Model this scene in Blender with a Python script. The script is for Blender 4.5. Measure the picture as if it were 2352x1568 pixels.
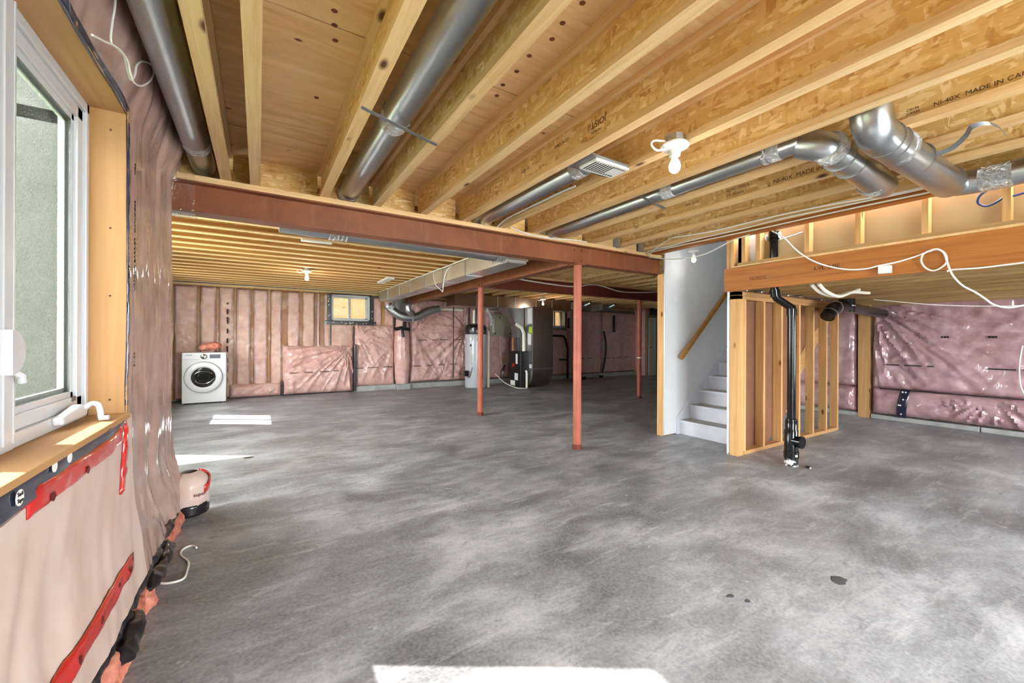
import bpy, math, random
from mathutils import Vector, Matrix, noise

random.seed(7)
scn = bpy.context.scene
col = scn.collection
for o in list(bpy.data.objects):
    bpy.data.objects.remove(o)

# ------------------------------------------------------------------ camera
F, YAW, CY, ROLL, CAMH = 935.5, math.radians(31.9), 779.6, math.radians(0.25), 1.25
cam = bpy.data.cameras.new('camera')
camo = bpy.data.objects.new('camera', cam)
col.objects.link(camo)
fw = Vector((math.sin(YAW), math.cos(YAW), 0))
rt = Vector((math.cos(YAW), -math.sin(YAW), 0))
up = Vector((0, 0, 1))
cr = rt * math.cos(ROLL) + up * math.sin(ROLL)
cu = up * math.cos(ROLL) - rt * math.sin(ROLL)
camo.matrix_world = Matrix(((cr.x, cu.x, -fw.x, 0), (cr.y, cu.y, -fw.y, 0), (cr.z, cu.z, -fw.z, CAMH), (0, 0, 0, 1)))
cam.sensor_width = 36
cam.lens = F / 2352 * 36
cam.shift_y = -(784 - CY) / 2352
cam.clip_start = 0.02
cam.clip_end = 200
scn.camera = camo

# ------------------------------------------------------------------ world, sun, exposure
SKY = 40.0
SUN = 90.0
BULB = 3.0
scn.view_settings.view_transform = 'Standard'
scn.view_settings.look = 'None'
scn.view_settings.gamma = 1
scn.view_settings.use_curve_mapping = False
scn.view_settings.exposure = 0.22
w = bpy.data.worlds.new('world')
scn.world = w
w.use_nodes = True
bg = w.node_tree.nodes['Background']
bg.inputs[0].default_value = (0.90, 0.95, 1.0, 1)
bg.inputs[1].default_value = SKY
SD = Vector((0.84, -0.54, -0.915)).normalized()
sun = bpy.data.lights.new('sun', 'SUN')
sun.energy = SUN
sun.angle = math.radians(0.6)
sun.color = (1.0, 0.96, 0.9)
suno = bpy.data.objects.new('sun', sun)
col.objects.link(suno)
suno.location = (-6, 8, 8)
suno.rotation_euler = SD.to_track_quat('-Z', 'Y').to_euler()


def portal(cx, cy, cz, sx, sy, direction):
    l = bpy.data.lights.new('daylight_portal', 'AREA')
    l.shape = 'RECTANGLE'
    l.size, l.size_y = sx, sy
    l.cycles.is_portal = True
    o = bpy.data.objects.new('daylight_portal', l)
    col.objects.link(o)
    o.location = (cx, cy, cz)
    o.rotation_euler = Vector(direction).to_track_quat('-Z', 'Y').to_euler()


# openings that let the sky in, some of them added unseen for fill
portal(-0.70, 1.5, 1.57, 1.3, 1.9, (1, 0, 0))
portal(2.05, -1.78, 1.12, 2.2, 1.7, (0, 1, 0))
portal(6.4, -1.78, 1.07, 1.15, 1.8, (0, 1, 0))
portal(-1.66, 8.43, 1.51, 1.06, .94, (1, 0, 0))
portal(-1.66, 5.2, 1.41, 1.58, 1.93, (1, 0, 0))
portal(1.87, 10.62, 1.98, .8, .6, (0, -1, 0))
portal(8.1, 10.62, 1.9, .6, .55, (0, -1, 0))


# ------------------------------------------------------------------ materials
def S(r, g, b):
    f = lambda c: c / 12.92 if c <= .04045 else ((c + .055) / 1.055) ** 2.4
    return (f(r / 255), f(g / 255), f(b / 255), 1)


class NT:
    def __init__(self, name):
        self.m = bpy.data.materials.new(name)
        self.m.use_nodes = True
        self.t = self.m.node_tree
        self.b = self.t.nodes['Principled BSDF']
        self.out = self.t.nodes['Material Output']

    def n(self, typ, ins=None, **props):
        nd = self.t.nodes.new(typ)
        for k, v in props.items():
            setattr(nd, k, v)
        for k, v in (ins or {}).items():
            if isinstance(v, bpy.types.NodeSocket):
                self.t.links.new(v, nd.inputs[k])
            else:
                nd.inputs[k].default_value = v
        return nd

    def set(self, **kw):
        for k, v in kw.items():
            k = {'color': 'Base Color', 'rough': 'Roughness', 'metal': 'Metallic', 'normal': 'Normal', 'coat': 'Coat Weight',
                 'coat_rough': 'Coat Roughness', 'coat_normal': 'Coat Normal', 'spec': 'Specular IOR Level', 'emit': 'Emission Color',
                 'emit_s': 'Emission Strength', 'trans': 'Transmission Weight', 'sheen': 'Sheen Weight'}[k]
            if isinstance(v, bpy.types.NodeSocket):
                self.t.links.new(v, self.b.inputs[k])
            else:
                self.b.inputs[k].default_value = v
        return self

    def coords(self, scale=(1, 1, 1), rot=(0, 0, 0), rnd=True):
        tc = self.n('ShaderNodeTexCoord').outputs['Object']
        if rnd:
            oi = self.n('ShaderNodeObjectInfo').outputs['Random']
            mul = self.n('ShaderNodeMath', {0: oi, 1: 37.0}, operation='MULTIPLY').outputs[0]
            tc = self.n('ShaderNodeVectorMath', {0: tc, 1: mul}, operation='ADD').outputs[0]
        return self.n('ShaderNodeMapping', {'Vector': tc, 'Scale': scale, 'Rotation': rot}).outputs[0]

    def noise(self, vec, scale=5, detail=3, rough=.5, dist=0, out='Fac'):
        return self.n('ShaderNodeTexNoise', {'Vector': vec, 'Scale': scale, 'Detail': detail, 'Roughness': rough, 'Distortion': dist}).outputs[out]

    def ramp(self, fac, stops, interp='LINEAR'):
        r = self.n('ShaderNodeValToRGB', {'Fac': fac})
        e = r.color_ramp.elements
        r.color_ramp.interpolation = interp
        while len(e) < len(stops):
            e.new(.5)
        for i, (p, c) in enumerate(stops):
            e[i].position = p
            e[i].color = c if len(c) == 4 else (*c, 1)
        return r.outputs[0]

    def mix(self, fac, a, b, mode='MIX'):
        nd = self.n('ShaderNodeMix', data_type='RGBA', blend_type=mode)
        for k, v in ((0, fac), (6, a), (7, b)):
            if isinstance(v, bpy.types.NodeSocket):
                self.t.links.new(v, nd.inputs[k])
            else:
                nd.inputs[k].default_value = v
        return nd.outputs[2]

    def bump(self, h, strength=.3, dist=.01):
        return self.n('ShaderNodeBump', {'Height': h, 'Strength': strength, 'Distance': dist}).outputs[0]


def plain(name, c, rough=.6, metal=0, coat=0, var=0, spec=.5):
    m = NT(name)
    m.set(rough=rough, metal=metal, coat=coat, spec=spec)
    if var:
        v = m.coords((1, 1, 1))
        f = m.noise(v, 6, 4, .6)
        lo = tuple(x * (1 - var) for x in c[:3]) + (1,)
        hi = tuple(min(1, x * (1 + var)) for x in c[:3]) + (1,)
        m.set(color=m.ramp(f, [(.3, lo), (.7, hi)]))
    else:
        m.set(color=c)
    return m.m


def wood(name, ax, dark, light, knot=True, rough=.62, streak=26, knots=(.8, 7), stain=.45):
    m = NT(name)
    sc = [streak, streak, streak]
    sc[ax] = streak * .045
    v = m.coords(tuple(sc))
    g1 = m.noise(v, 1.0, 4, .6, 1.1)
    vl = m.coords(tuple(3 if i != ax else .7 for i in range(3)))
    g2 = m.noise(vl, 1, 2, .5)
    c = m.ramp(g1, [(.28, dark), (.72, light)])
    oi = m.n('ShaderNodeObjectInfo').outputs['Random']
    tint = m.ramp(oi, [(0, (.86, .84, .80)), (1, (1.06, 1.04, 1.0))])
    c = m.mix(.9, c, tint, 'MULTIPLY')
    c = m.mix(m.ramp(g2, [(.35, (0, 0, 0)), (.75, (stain, stain, stain))]), c, m.mix(1, c, (.80, .64, .46, 1), 'MULTIPLY'))
    if knot:
        ks = [knots[1]] * 3
        ks[ax] = knots[1] * .45
        kv = m.coords(tuple(ks))
        vo = m.n('ShaderNodeTexVoronoi', {'Vector': kv, 'Scale': knots[0], 'Randomness': 1.0})
        kf = m.ramp(vo.outputs['Distance'], [(.05, (1, 1, 1)), (.13, (0, 0, 0))])
        c = m.mix(kf, c, S(92, 52, 24))
    m.set(color=c, rough=rough, normal=m.bump(g1, .12, .004), spec=.3)
    return m.m


SPR_D, SPR_L = S(212, 174, 120), S(236, 206, 160)
WX, WY, WZ = (wood('spruce_' + 'xyz'[a], a, SPR_D, SPR_L) for a in range(3))
STUDZ = wood('stud_lumber', 2, S(190, 146, 92), S(218, 178, 124))
STUDX = wood('stud_plate_lumber', 0, S(174, 132, 86), S(200, 158, 110))
SHADEX = wood('shaded_joist_lumber', 0, S(158, 104, 48), S(190, 136, 72), knots=(.9, 8))  # shade on the joist sides painted in as a darker lumber colour
LITX = wood('lit_joist_edge', 0, S(232, 196, 140), S(244, 216, 168), knot=False, stain=.1)  # light on the joist undersides painted in as a paler colour
STUDF = wood('framed_stud_lumber', 2, S(150, 98, 44), S(180, 126, 64))
LOWJ = wood('low_joist_lumber', 1, S(156, 128, 88), S(190, 160, 114))
LVLY = wood('laminated_beam', 1, S(150, 88, 34), S(184, 118, 54), knot=False, streak=20, rough=.55, stain=.15)
PINEY = wood('pine_liner_y', 1, S(168, 124, 78), S(190, 150, 106), streak=9, knots=(.35, 6), stain=.2)
PINEZ = wood('pine_liner_z', 2, S(168, 124, 78), S(190, 150, 106), streak=9, knots=(.35, 6), stain=.2)
RAILX = wood('handrail_wood', 0, S(150, 104, 44), S(182, 132, 66), knot=False)


def osb(name):
    m = NT(name)
    base = None
    for i, (rx, sc) in enumerate(((.25, (9, 9, 40)), (-.5, (9, 44, 13)), (.9, (9, 12, 52)))):
        v = m.coords(sc, (rx, 0, .1 * i))
        dn = m.noise(v, .8, 2, .5, 0, 'Color')
        v2 = m.n('ShaderNodeVectorMath', {0: v, 1: m.n('ShaderNodeVectorMath', {0: dn, 'Scale': 1.3}, operation='SCALE').outputs[0]}, operation='ADD').outputs[0]
        vo = m.n('ShaderNodeTexVoronoi', {'Vector': v2, 'Scale': .9, 'Randomness': 1.0})
        sx = m.n('ShaderNodeSeparateColor', {0: vo.outputs['Color']}).outputs[0]
        cc = m.ramp(sx, [(0, S(190, 140, 78)), (.10, S(210, 168, 100)), (.55, S(220, 182, 116)), (.85, S(230, 198, 138)), (1, S(242, 218, 168))])
        if base is None:
            base = cc
        else:
            nf = m.noise(m.coords((1, 1, 1)), 7 + 5 * i, 2, .5)
            base = m.mix(m.ramp(nf, [(.46, (0, 0, 0)), (.54, (1, 1, 1))]), base, cc)
    fine = m.noise(m.coords((40, 8, 90)), 1, 3, .7)
    base = m.mix(m.ramp(fine, [(.58, (0, 0, 0)), (.82, (.4, .4, .4))]), base, S(160, 114, 62))
    m.set(color=base, rough=.6, normal=m.bump(fine, .2, .004), spec=.3)
    return m.m


OSB = osb('oriented_strand_board')


def plywood(name, ax):
    m = NT(name)
    sc = [9, 9, 9]
    sc[ax] = 1.3
    v = m.coords(tuple(sc))
    g = m.noise(v, 1, 5, .62, 2.2)
    big = m.noise(m.coords((1, 1, 1)), 1.6, 3, .5)
    c = m.ramp(g, [(.25, S(198, 152, 98)), (.5, S(218, 178, 124)), (.75, S(232, 198, 150))])
    c = m.mix(m.ramp(big, [(.45, (0, 0, 0)), (.75, (.55, .55, .55))]), c, S(232, 196, 146))
    kv = m.n('ShaderNodeTexVoronoi', {'Vector': m.coords((4, 7, 4)), 'Scale': 1.0}).outputs['Distance']
    c = m.mix(m.ramp(kv, [(.045, (1, 1, 1)), (.09, (0, 0, 0))]), c, S(120, 66, 30))
    m.set(color=c, rough=.65, normal=m.bump(g, .1, .003), spec=.25)
    return m.m


PLY = plywood('plywood_sheathing', 0)


def concrete():
    m = NT('concrete_floor')
    v1 = m.coords((1, 1, 1), rnd=False)
    a = m.noise(v1, .5, 4, .6, .2)
    b = m.noise(m.coords((1, 1.7, 1), (0, 0, .45), rnd=False), 1.5, 9, .66, .35)
    s = m.noise(m.coords((1, 5.0, 1), (0, 0, -.58), rnd=False), 2.2, 8, .70, .4)
    f = m.noise(v1, 60, 3, .7)
    c = m.ramp(b, [(.35, S(80, 82, 86)), (.45, S(120, 122, 126)), (.54, S(154, 156, 160)), (.64, S(190, 192, 195))])
    c = m.mix(m.ramp(a, [(.40, (.8, .8, .8)), (.56, (0, 0, 0))]), c, m.mix(1, c, (.62, .625, .64, 1), 'MULTIPLY'))
    c = m.mix(m.ramp(s, [(.54, (0, 0, 0)), (.70, (.6, .6, .6))]), c, S(200, 200, 202))
    c = m.mix(m.ramp(s, [(.30, (.75, .75, .75)), (.42, (0, 0, 0))]), c, S(92, 92, 95))
    # scattered drips and boot scuffs
    w = m.noise(v1, 7, 4, .6, 1.2)
    c = m.mix(m.ramp(w, [(.60, (0, 0, 0)), (.68, (.5, .5, .5))]), c, S(98, 98, 100))
    c = m.mix(m.ramp(w, [(.27, (.6, .6, .6)), (.31, (0, 0, 0))]), c, S(206, 206, 207))
    c = m.mix(.28, c, m.ramp(f, [(.3, S(110, 110, 112)), (.7, S(205, 205, 206))]))
    r = m.ramp(b, [(.3, (.34, .34, .34)), (.7, (.58, .58, .58))])
    m.set(color=c, rough=r, normal=m.bump(f, .06, .004), spec=.5)
    return m.m


CONC = concrete()
CURB = plain('concrete_curb', S(168, 170, 166), .8, var=.18)
PARGE = None


def pinkmat(name, c1, c2, c3, coat, scale=6, wr=(2, 9), crough=.16, wb=.35, vs=None, wd=3):
    m = NT(name)
    v = m.coords((1, 1, 1), rnd=False)
    a = m.noise(v, scale * 1.3, 5, .6, .0)
    b = m.noise(v, scale * .3, 3, .5)
    c = m.ramp(a, [(.3, c1), (.52, c2), (.74, c3)])
    c = m.mix(m.ramp(b, [(.4, (0, 0, 0)), (.75, (.5, .5, .5))]), c, m.mix(1, c, (.92, .74, .72, 1), 'MULTIPLY'))
    m.set(color=c, rough=.75, spec=.2, normal=m.bump(a, .25, .02))
    if coat:
        v = m.coords(vs, rnd=False) if vs else v
        w1 = m.noise(v, wr[0], wd, .5, 1.4)
        w2 = m.noise(v, wr[1], max(0, wd - 1), .5, 1.0)
        ww = m.n('ShaderNodeMath', {0: w1, 1: m.n('ShaderNodeMath', {0: w2, 1: .25}, operation='MULTIPLY').outputs[0]}, operation='ADD').outputs[0]
        m.set(coat=coat, coat_rough=crough, coat_normal=m.bump(ww, wb, .06))
    return m.m


PINK_B = pinkmat('pink_blanket', S(204, 160, 150), S(218, 178, 168), S(229, 196, 188), .8)
PINK_R = pinkmat('pink_blanket_under_film', S(166, 130, 132), S(182, 148, 150), S(200, 170, 173), 1.0, wr=(1.2, 3), crough=.09, wb=.75, vs=(4.2, 4.2, .55), wd=1)
PINK_F = pinkmat('pink_batt_fibre', S(212, 166, 150), S(226, 186, 171), S(236, 206, 194), 0, 7)
PINK_L = pinkmat('pink_wall_behind_film', S(158, 128, 116), S(176, 146, 134), S(192, 164, 152), 1.0, 4, (1.0, 2.6), .07, 1.0, vs=(2.4, 2.4, .5), wd=1)
PINK_W = pinkmat('pale_pink_film', S(200, 178, 164), S(208, 188, 176), S(216, 200, 190), .5, 2.5, (.8, 2.5), .25, .25, vs=(1.6, 1.6, .6))
PINK_D = pinkmat('raw_fibre', S(170, 96, 78), S(214, 138, 116), S(232, 170, 148), 0, 12)


def film():
    m = NT('clear_polyethylene')
    v = m.coords((1, 1, 1), rnd=False)
    w1 = m.noise(v, 2.2, 4, .6, 2.5)
    w2 = m.noise(v, 9, 3, .5, 2)
    h = m.n('ShaderNodeMath', {0: w1, 1: m.n('ShaderNodeMath', {0: w2, 1: .3}, operation='MULTIPLY').outputs[0]}, operation='ADD').outputs[0]
    nb = m.bump(h, .7, .08)
    gl = m.n('ShaderNodeBsdfGlossy', {'Color': (1, 1, 1, 1), 'Roughness': .14, 'Normal': nb})
    tr = m.n('ShaderNodeBsdfTransparent', {'Color': (.97, .965, .95, 1)})
    lw = m.n('ShaderNodeLayerWeight', {'Blend': .5, 'Normal': nb}).outputs['Facing']
    fr = m.ramp(lw, [(0, (.08, .08, .08)), (.6, (.16, .16, .16)), (1, (.9, .9, .9))])
    mx = m.n('ShaderNodeMixShader', {0: fr, 1: tr.outputs[0], 2: gl.outputs[0]})
    m.t.links.new(mx.outputs[0], m.out.inputs[0])
    return m.m


FILM = film()


def glassm(name, tint=(.95, .955, .95, 1)):
    m = NT(name)
    gl = m.n('ShaderNodeBsdfGlossy', {'Color': (1, 1, 1, 1), 'Roughness': .02})
    tr = m.n('ShaderNodeBsdfTransparent', {'Color': tint})
    lw = m.n('ShaderNodeLayerWeight', {'Blend': .5}).outputs['Facing']
    fr = m.ramp(lw, [(0, (.03, .03, .03)), (.7, (.06, .06, .06)), (1, (.8, .8, .8))])
    mx = m.n('ShaderNodeMixShader', {0: fr, 1: tr.outputs[0], 2: gl.outputs[0]})
    m.t.links.new(mx.outputs[0], m.out.inputs[0])
    return m.m


GLASS = glassm('window_glass')


def screenm():
    m = NT('insect_screen_mesh')
    v = m.coords((1, 1, 1), rnd=False)
    sp = m.noise(v, 130, 3, .85)
    st = m.noise(m.coords((60, 60, 6), rnd=False), 1, 3, .7)
    c = m.ramp(sp, [(.36, S(46, 49, 45)), (.55, S(78, 81, 75)), (.70, S(176, 176, 164))])
    c = m.mix(m.ramp(st, [(.5, (0, 0, 0)), (.8, (.5, .5, .5))]), c, S(64, 70, 66))
    df = m.n('ShaderNodeBsdfDiffuse', {'Color': c})
    tr = m.n('ShaderNodeBsdfTransparent', {'Color': (1, 1, 1, 1)})
    mx = m.n('ShaderNodeMixShader', {0: m.ramp(sp, [(.35, (.45, .45, .45)), (.7, (.60, .60, .60))]), 1: tr.outputs[0], 2: df.outputs[0]})
    m.t.links.new(mx.outputs[0], m.out.inputs[0])
    return m.m


SCREEN = screenm()


def parging():
    m = NT('parged_foundation')
    v = m.coords((1, 1, 1), rnd=False)
    a = m.noise(v, 3, 5, .6)
    b = m.noise(v, 120, 2, .7)
    c = m.ramp(a, [(.3, S(66, 66, 61)), (.7, S(90, 89, 82))])
    c = m.mix(.35, c, m.ramp(b, [(.3, S(46, 47, 43)), (.7, S(106, 106, 97))]))
    m.set(color=c, rough=.9, normal=m.bump(b, .4, .01))
    return m.m


PARGE = parging()


def galv(name, c, rough, spangle=18, var=.12):
    m = NT(name)
    v = m.coords((1, 1, 1))
    nz = m.noise(v, 2.2, 3, .5)
    fn = m.noise(v, spangle * 4, 2, .6)
    lo = tuple(x * (1 - var) for x in c[:3]) + (1,)
    hi = tuple(min(1, x * (1 + var)) for x in c[:3]) + (1,)
    cc = m.mix(.5, m.ramp(fn, [(.35, lo), (.65, hi)]), m.ramp(nz, [(.3, lo), (.7, hi)]))
    m.set(color=cc, metal=1, rough=m.ramp(nz, [(.3, (rough * .9,) * 3), (.7, (rough * 1.1,) * 3)]))
    return m.m


GALV = galv('galvanised_steel', S(186, 190, 192), .33, 40, .10)
GALVD = galv('dull_galvanised_steel', S(172, 176, 178), .42, 24, .12)
DUCTS = galv('polished_duct_sheet', S(226, 223, 216), .34, 5, .06)
RETN = galv('dull_return_sheet', S(164, 146, 132), .3, 6, .1)


def foil():
    m = NT('foil_tape')
    v = m.coords((1, 1, 1))
    a = m.noise(v, 45, 4, .7, 2)
    m.set(color=S(226, 226, 226), metal=1, rough=.2, normal=m.bump(a, .9, .02))
    return m.m


FOIL = foil()


def primer(name, a, b, g):
    m = NT(name)
    v = m.coords((1, 1, 1), rnd=False)
    n1 = m.noise(v, 2.2, 5, .65, .6)
    n2 = m.noise(m.coords((14, 14, 2.5), rnd=False), 1, 4, .6)
    c = m.ramp(n1, [(.3, a), (.7, b)])
    c = m.mix(m.ramp(n2, [(.55, (0, 0, 0)), (.8, (.5, .5, .5))]), c, g)
    m.set(color=c, rough=.5, normal=m.bump(n1, .08, .01), spec=.4)
    return m.m


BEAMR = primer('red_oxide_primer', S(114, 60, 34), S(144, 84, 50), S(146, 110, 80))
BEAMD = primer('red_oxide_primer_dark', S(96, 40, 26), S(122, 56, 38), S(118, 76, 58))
COLR = primer('red_oxide_column', S(148, 76, 56), S(176, 98, 76), S(186, 124, 104))

VINYL = plain('white_vinyl', S(206, 208, 210), .28, coat=.3)
WHITE = plain('white_enamel', S(240, 240, 240), .25, coat=.5)
PORC = plain('white_porcelain', S(244, 243, 240), .2, coat=.4)
DRYW = plain('painted_drywall', S(226, 227, 228), .7, var=.03)
TAN = plain('drywall_paper_tan', S(158, 134, 96), .85, var=.05)
BROWN = plain('drywall_back_paper', S(126, 84, 58), .9, var=.1)
STAIR = plain('painted_stair_riser', S(222, 224, 232), .55, var=.05)
TREAD = plain('painted_stair_tread', S(160, 156, 146), .65, var=.1)
ABS = plain('black_abs_plastic', S(14, 15, 17), .16, spec=.35)
PVC = plain('cream_pvc', S(234, 228, 212), .35)
CABLE = plain('white_cable_sheath', S(240, 238, 232), .4)
BLUEC = plain('blue_cable_sheath', S(40, 56, 110), .4)
BLUEH = plain('blue_hose', S(78, 128, 168), .4)
DARKW = plain('dark_wire', S(60, 44, 32), .6)
BLACK = plain('black_sheet_metal', S(22, 23, 25), .35, coat=.2)
HEATER = plain('grey_heater_jacket', S(186, 188, 192), .3, coat=.3)
PANEL = plain('beige_steel_panel', S(176, 170, 142), .4)
LABEL = plain('paper_label', S(236, 234, 228), .6)
LIME = plain('lime_label', S(190, 222, 60), .6)
INK = plain('black_ink', S(34, 26, 22), .8)
INKB = plain('brown_ink', S(82, 50, 24), .8)
REDINK = plain('dark_red_print', S(90, 16, 16), .5)
CHROME = plain('chrome', S(200, 200, 200), .15, 1)
DGLASS = plain('smoked_door_glass', S(34, 34, 32), .08, coat=1)
GREYP = plain('grey_display', S(92, 94, 100), .3)
RUBBER = plain('grey_gasket', S(120, 124, 130), .5)
NAVY = plain('navy_sheathing_tape', S(30, 33, 56), .25, coat=.6, var=.2)
BLKT = plain('black_butyl_tape', S(26, 24, 28), .3, coat=.4, var=.3)
REDT = plain('red_sheathing_tape', S(196, 34, 28), .22, coat=.7, var=.12)
DOORW = plain('painted_door', S(178, 174, 166), .5, var=.04)
DARK = plain('dark_void', S(14, 12, 12), .9)
COPPER = plain('copper_pipe', S(150, 84, 54), .3, 1)
STEELP = plain('black_iron_pipe', S(58, 44, 40), .4, .4)
GRILLE = plain('register_white', S(238, 236, 230), .4)
OUTW = wood('outside_panel_wood', 0, S(206, 168, 118), S(228, 198, 154), streak=9, stain=.2)
GRASS = plain('lawn', S(96, 112, 70), .9, var=.3)
TRASH = plain('white_string', S(224, 222, 216), .7)


def bulbm():
    m = NT('lit_bulb_glass')
    m.set(color=S(250, 250, 248), rough=.3, emit=(1, .97, .92, 1), emit_s=.45)
    return m.m


BULBM = bulbm()


def splat():
    m = NT('black_pipe_with_mortar')
    v = m.coords((1, 1, 1))
    a = m.noise(v, 14, 3, .55, .6)
    m.set(color=m.ramp(a, [(.49, S(18, 19, 22)), (.53, S(226, 224, 218))]), rough=.5)
    return m.m


SPLAT = splat()


# ------------------------------------------------------------------ mesh helpers
def link(o, parent=None):
    col.objects.link(o)
    if parent is not None:
        o.parent = parent
    return o


def wloc(o):
    v = Vector((0, 0, 0))
    while o is not None:
        v = v + o.location
        o = o.parent
    return v


def tag(o, label=None, cat=None, group=None, kind=None):
    if label: o['label'] = label
    if cat: o['category'] = cat
    if group: o['group'] = group
    if kind: o['kind'] = kind
    return o


def thing(name, loc, label=None, cat=None, group=None, kind=None):
    o = bpy.data.objects.new(name, None)
    o.empty_display_size = .1
    o.location = loc
    link(o)
    return tag(o, label, cat, group, kind)


class MB:
    def __init__(self):
        self.v = []
        self.f = []

    def box(self, x0, x1, y0, y1, z0, z1):
        b = len(self.v)
        self.v += [(x, y, z) for z in (z0, z1) for y in (y0, y1) for x in (x0, x1)]
        self.f += [tuple(b + i for i in q) for q in ((0, 2, 3, 1), (4, 5, 7, 6), (0, 1, 5, 4), (2, 6, 7, 3), (0, 4, 6, 2), (1, 3, 7, 5))]
        return self

    def prism(self, pts, ax, a, b):
        """extrude a closed 2-D outline along axis ax from a to b; pts in the two other axes in xyz order"""
        n = len(pts)
        s = len(self.v)

        def put(p, t):
            q = list(p)
            q.insert(ax, t)
            return tuple(q)
        self.v += [put(p, a) for p in pts] + [put(p, b) for p in pts]
        self.f.append(tuple(s + i for i in range(n))[::-1])
        self.f.append(tuple(s + n + i for i in range(n)))
        self.f += [(s + i, s + (i + 1) % n, s + n + (i + 1) % n, s + n + i) for i in range(n)]
        return self

    def hexa(self, p):
        b = len(self.v)
        self.v += list(p)
        self.f += [tuple(b + i for i in q) for q in ((0, 3, 2, 1), (4, 5, 6, 7), (0, 1, 5, 4), (1, 2, 6, 5), (2, 3, 7, 6), (3, 0, 4, 7))]
        return self

    def tube(self, path, r, n=12, cap=True):
        P = [Vector(p) for p in path]
        rr = r if isinstance(r, (list, tuple)) else [r] * len(P)
        s = len(self.v)
        t0 = (P[1] - P[0]).normalized()
        u = t0.orthogonal().normalized()
        for i, p in enumerate(P):
            if i == 0:
                t = P[1] - P[0]
            elif i == len(P) - 1:
                t = P[-1] - P[-2]
            else:
                t = (P[i + 1] - p).normalized() + (p - P[i - 1]).normalized()
            t = t.normalized() if t.length > 1e-9 else t0
            u = (u - t * u.dot(t))
            u = u.normalized() if u.length > 1e-6 else t.orthogonal().normalized()
            w_ = t.cross(u)
            for k in range(n):
                a = 2 * math.pi * k / n
                self.v.append(tuple(p + (u * math.cos(a) + w_ * math.sin(a)) * rr[i]))
        for i in range(len(P) - 1):
            for k in range(n):
                a, b = s + i * n + k, s + i * n + (k + 1) % n
                self.f.append((a, b, b + n, a + n))
        if cap:
            self.f.append(tuple(s + k for k in range(n))[::-1])
            e = s + (len(P) - 1) * n
            self.f.append(tuple(e + k for k in range(n)))
        return self

    def lathe(self, prof, c, n=24, ax=2):
        """prof: (radius, height) list turned about axis ax through c"""
        s = len(self.v)
        m = len(prof)
        for k in range(n):
            a = 2 * math.pi * k / n
            for r, h in prof:
                q = [math.cos(a) * r, math.sin(a) * r]
                q.insert(ax, h)
                self.v.append((c[0] + q[0], c[1] + q[1], c[2] + q[2]))
        for k in range(n):
            for i in range(m - 1):
                a, b = s + k * m + i, s + ((k + 1) % n) * m + i
                self.f.append((a, b, b + 1, a + 1))
        self.f.append(tuple(s + k * m for k in range(n))[::-1])
        self.f.append(tuple(s + k * m + m - 1 for k in range(n)))
        return self

    def grid(self, P):
        """P[i][j] points"""
        s = len(self.v)
        m = len(P[0])
        for row in P:
            self.v += [tuple(p) for p in row]
        for i in range(len(P) - 1):
            for j in range(m - 1):
                a = s + i * m + j
                self.f.append((a, a + m, a + m + 1, a + 1))
        return self

    def build(self, name, mat, parent=None, smooth=False, bevel=0, base=None, fix=True):
        off = wloc(parent) if parent is not None else Vector((0, 0, 0))
        if parent is None:
            xs, ys, zs = zip(*self.v)
            off = Vector(base) if base else Vector(((min(xs) + max(xs)) / 2, (min(ys) + max(ys)) / 2, min(zs)))
        me = bpy.data.meshes.new(name)
        me.from_pydata([(v[0] - off.x, v[1] - off.y, v[2] - off.z) for v in self.v], [], self.f)
        me.materials.append(mat)
        if fix:
            import bmesh
            bm = bmesh.new()
            bm.from_mesh(me)
            bmesh.ops.recalc_face_normals(bm, faces=bm.faces)
            bm.to_mesh(me)
            bm.free()
        o = bpy.data.objects.new(name, me)
        if parent is None:
            o.location = off
        link(o, parent)
        if smooth:
            me.polygons.foreach_set('use_smooth', [True] * len(me.polygons))
            try:
                me.set_sharp_from_angle(angle=math.radians(40))
            except Exception:
                pass
        if bevel:
            b = o.modifiers.new('bevel', 'BEVEL')
            b.width = bevel
            b.segments = 2
            b.limit_method = 'ANGLE'
        return o


def box(name, x0, x1, y0, y1, z0, z1, mat, parent=None, bevel=0, **kw):
    return tag(MB().box(x0, x1, y0, y1, z0, z1).build(name, mat, parent, bevel=bevel), **kw)


def spline(pts, k=6):
    P = [Vector(p) for p in pts]
    P = [P[0] * 2 - P[1]] + P + [P[-1] * 2 - P[-2]]
    out = []
    for i in range(1, len(P) - 2):
        a, b, c, d = P[i - 1:i + 3]
        for j in range(k):
            t = j / k
            out.append(.5 * ((2 * b) + (c - a) * t + (2 * a - 5 * b + 4 * c - d) * t * t + (3 * b - a - 3 * c + d) * t ** 3))
    out.append(P[-2])
    return out


def copy_tree(o, parent=None):
    c = o.copy()
    link(c)
    if parent is not None:
        c.parent = parent
    for ch in [x for x in bpy.data.objects if x.parent == o]:
        copy_tree(ch, c)
    return c


def fbm(x, y, z, o=3):
    return noise.fractal(Vector((x, y, z)), 1.0, 2.0, o)


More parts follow.
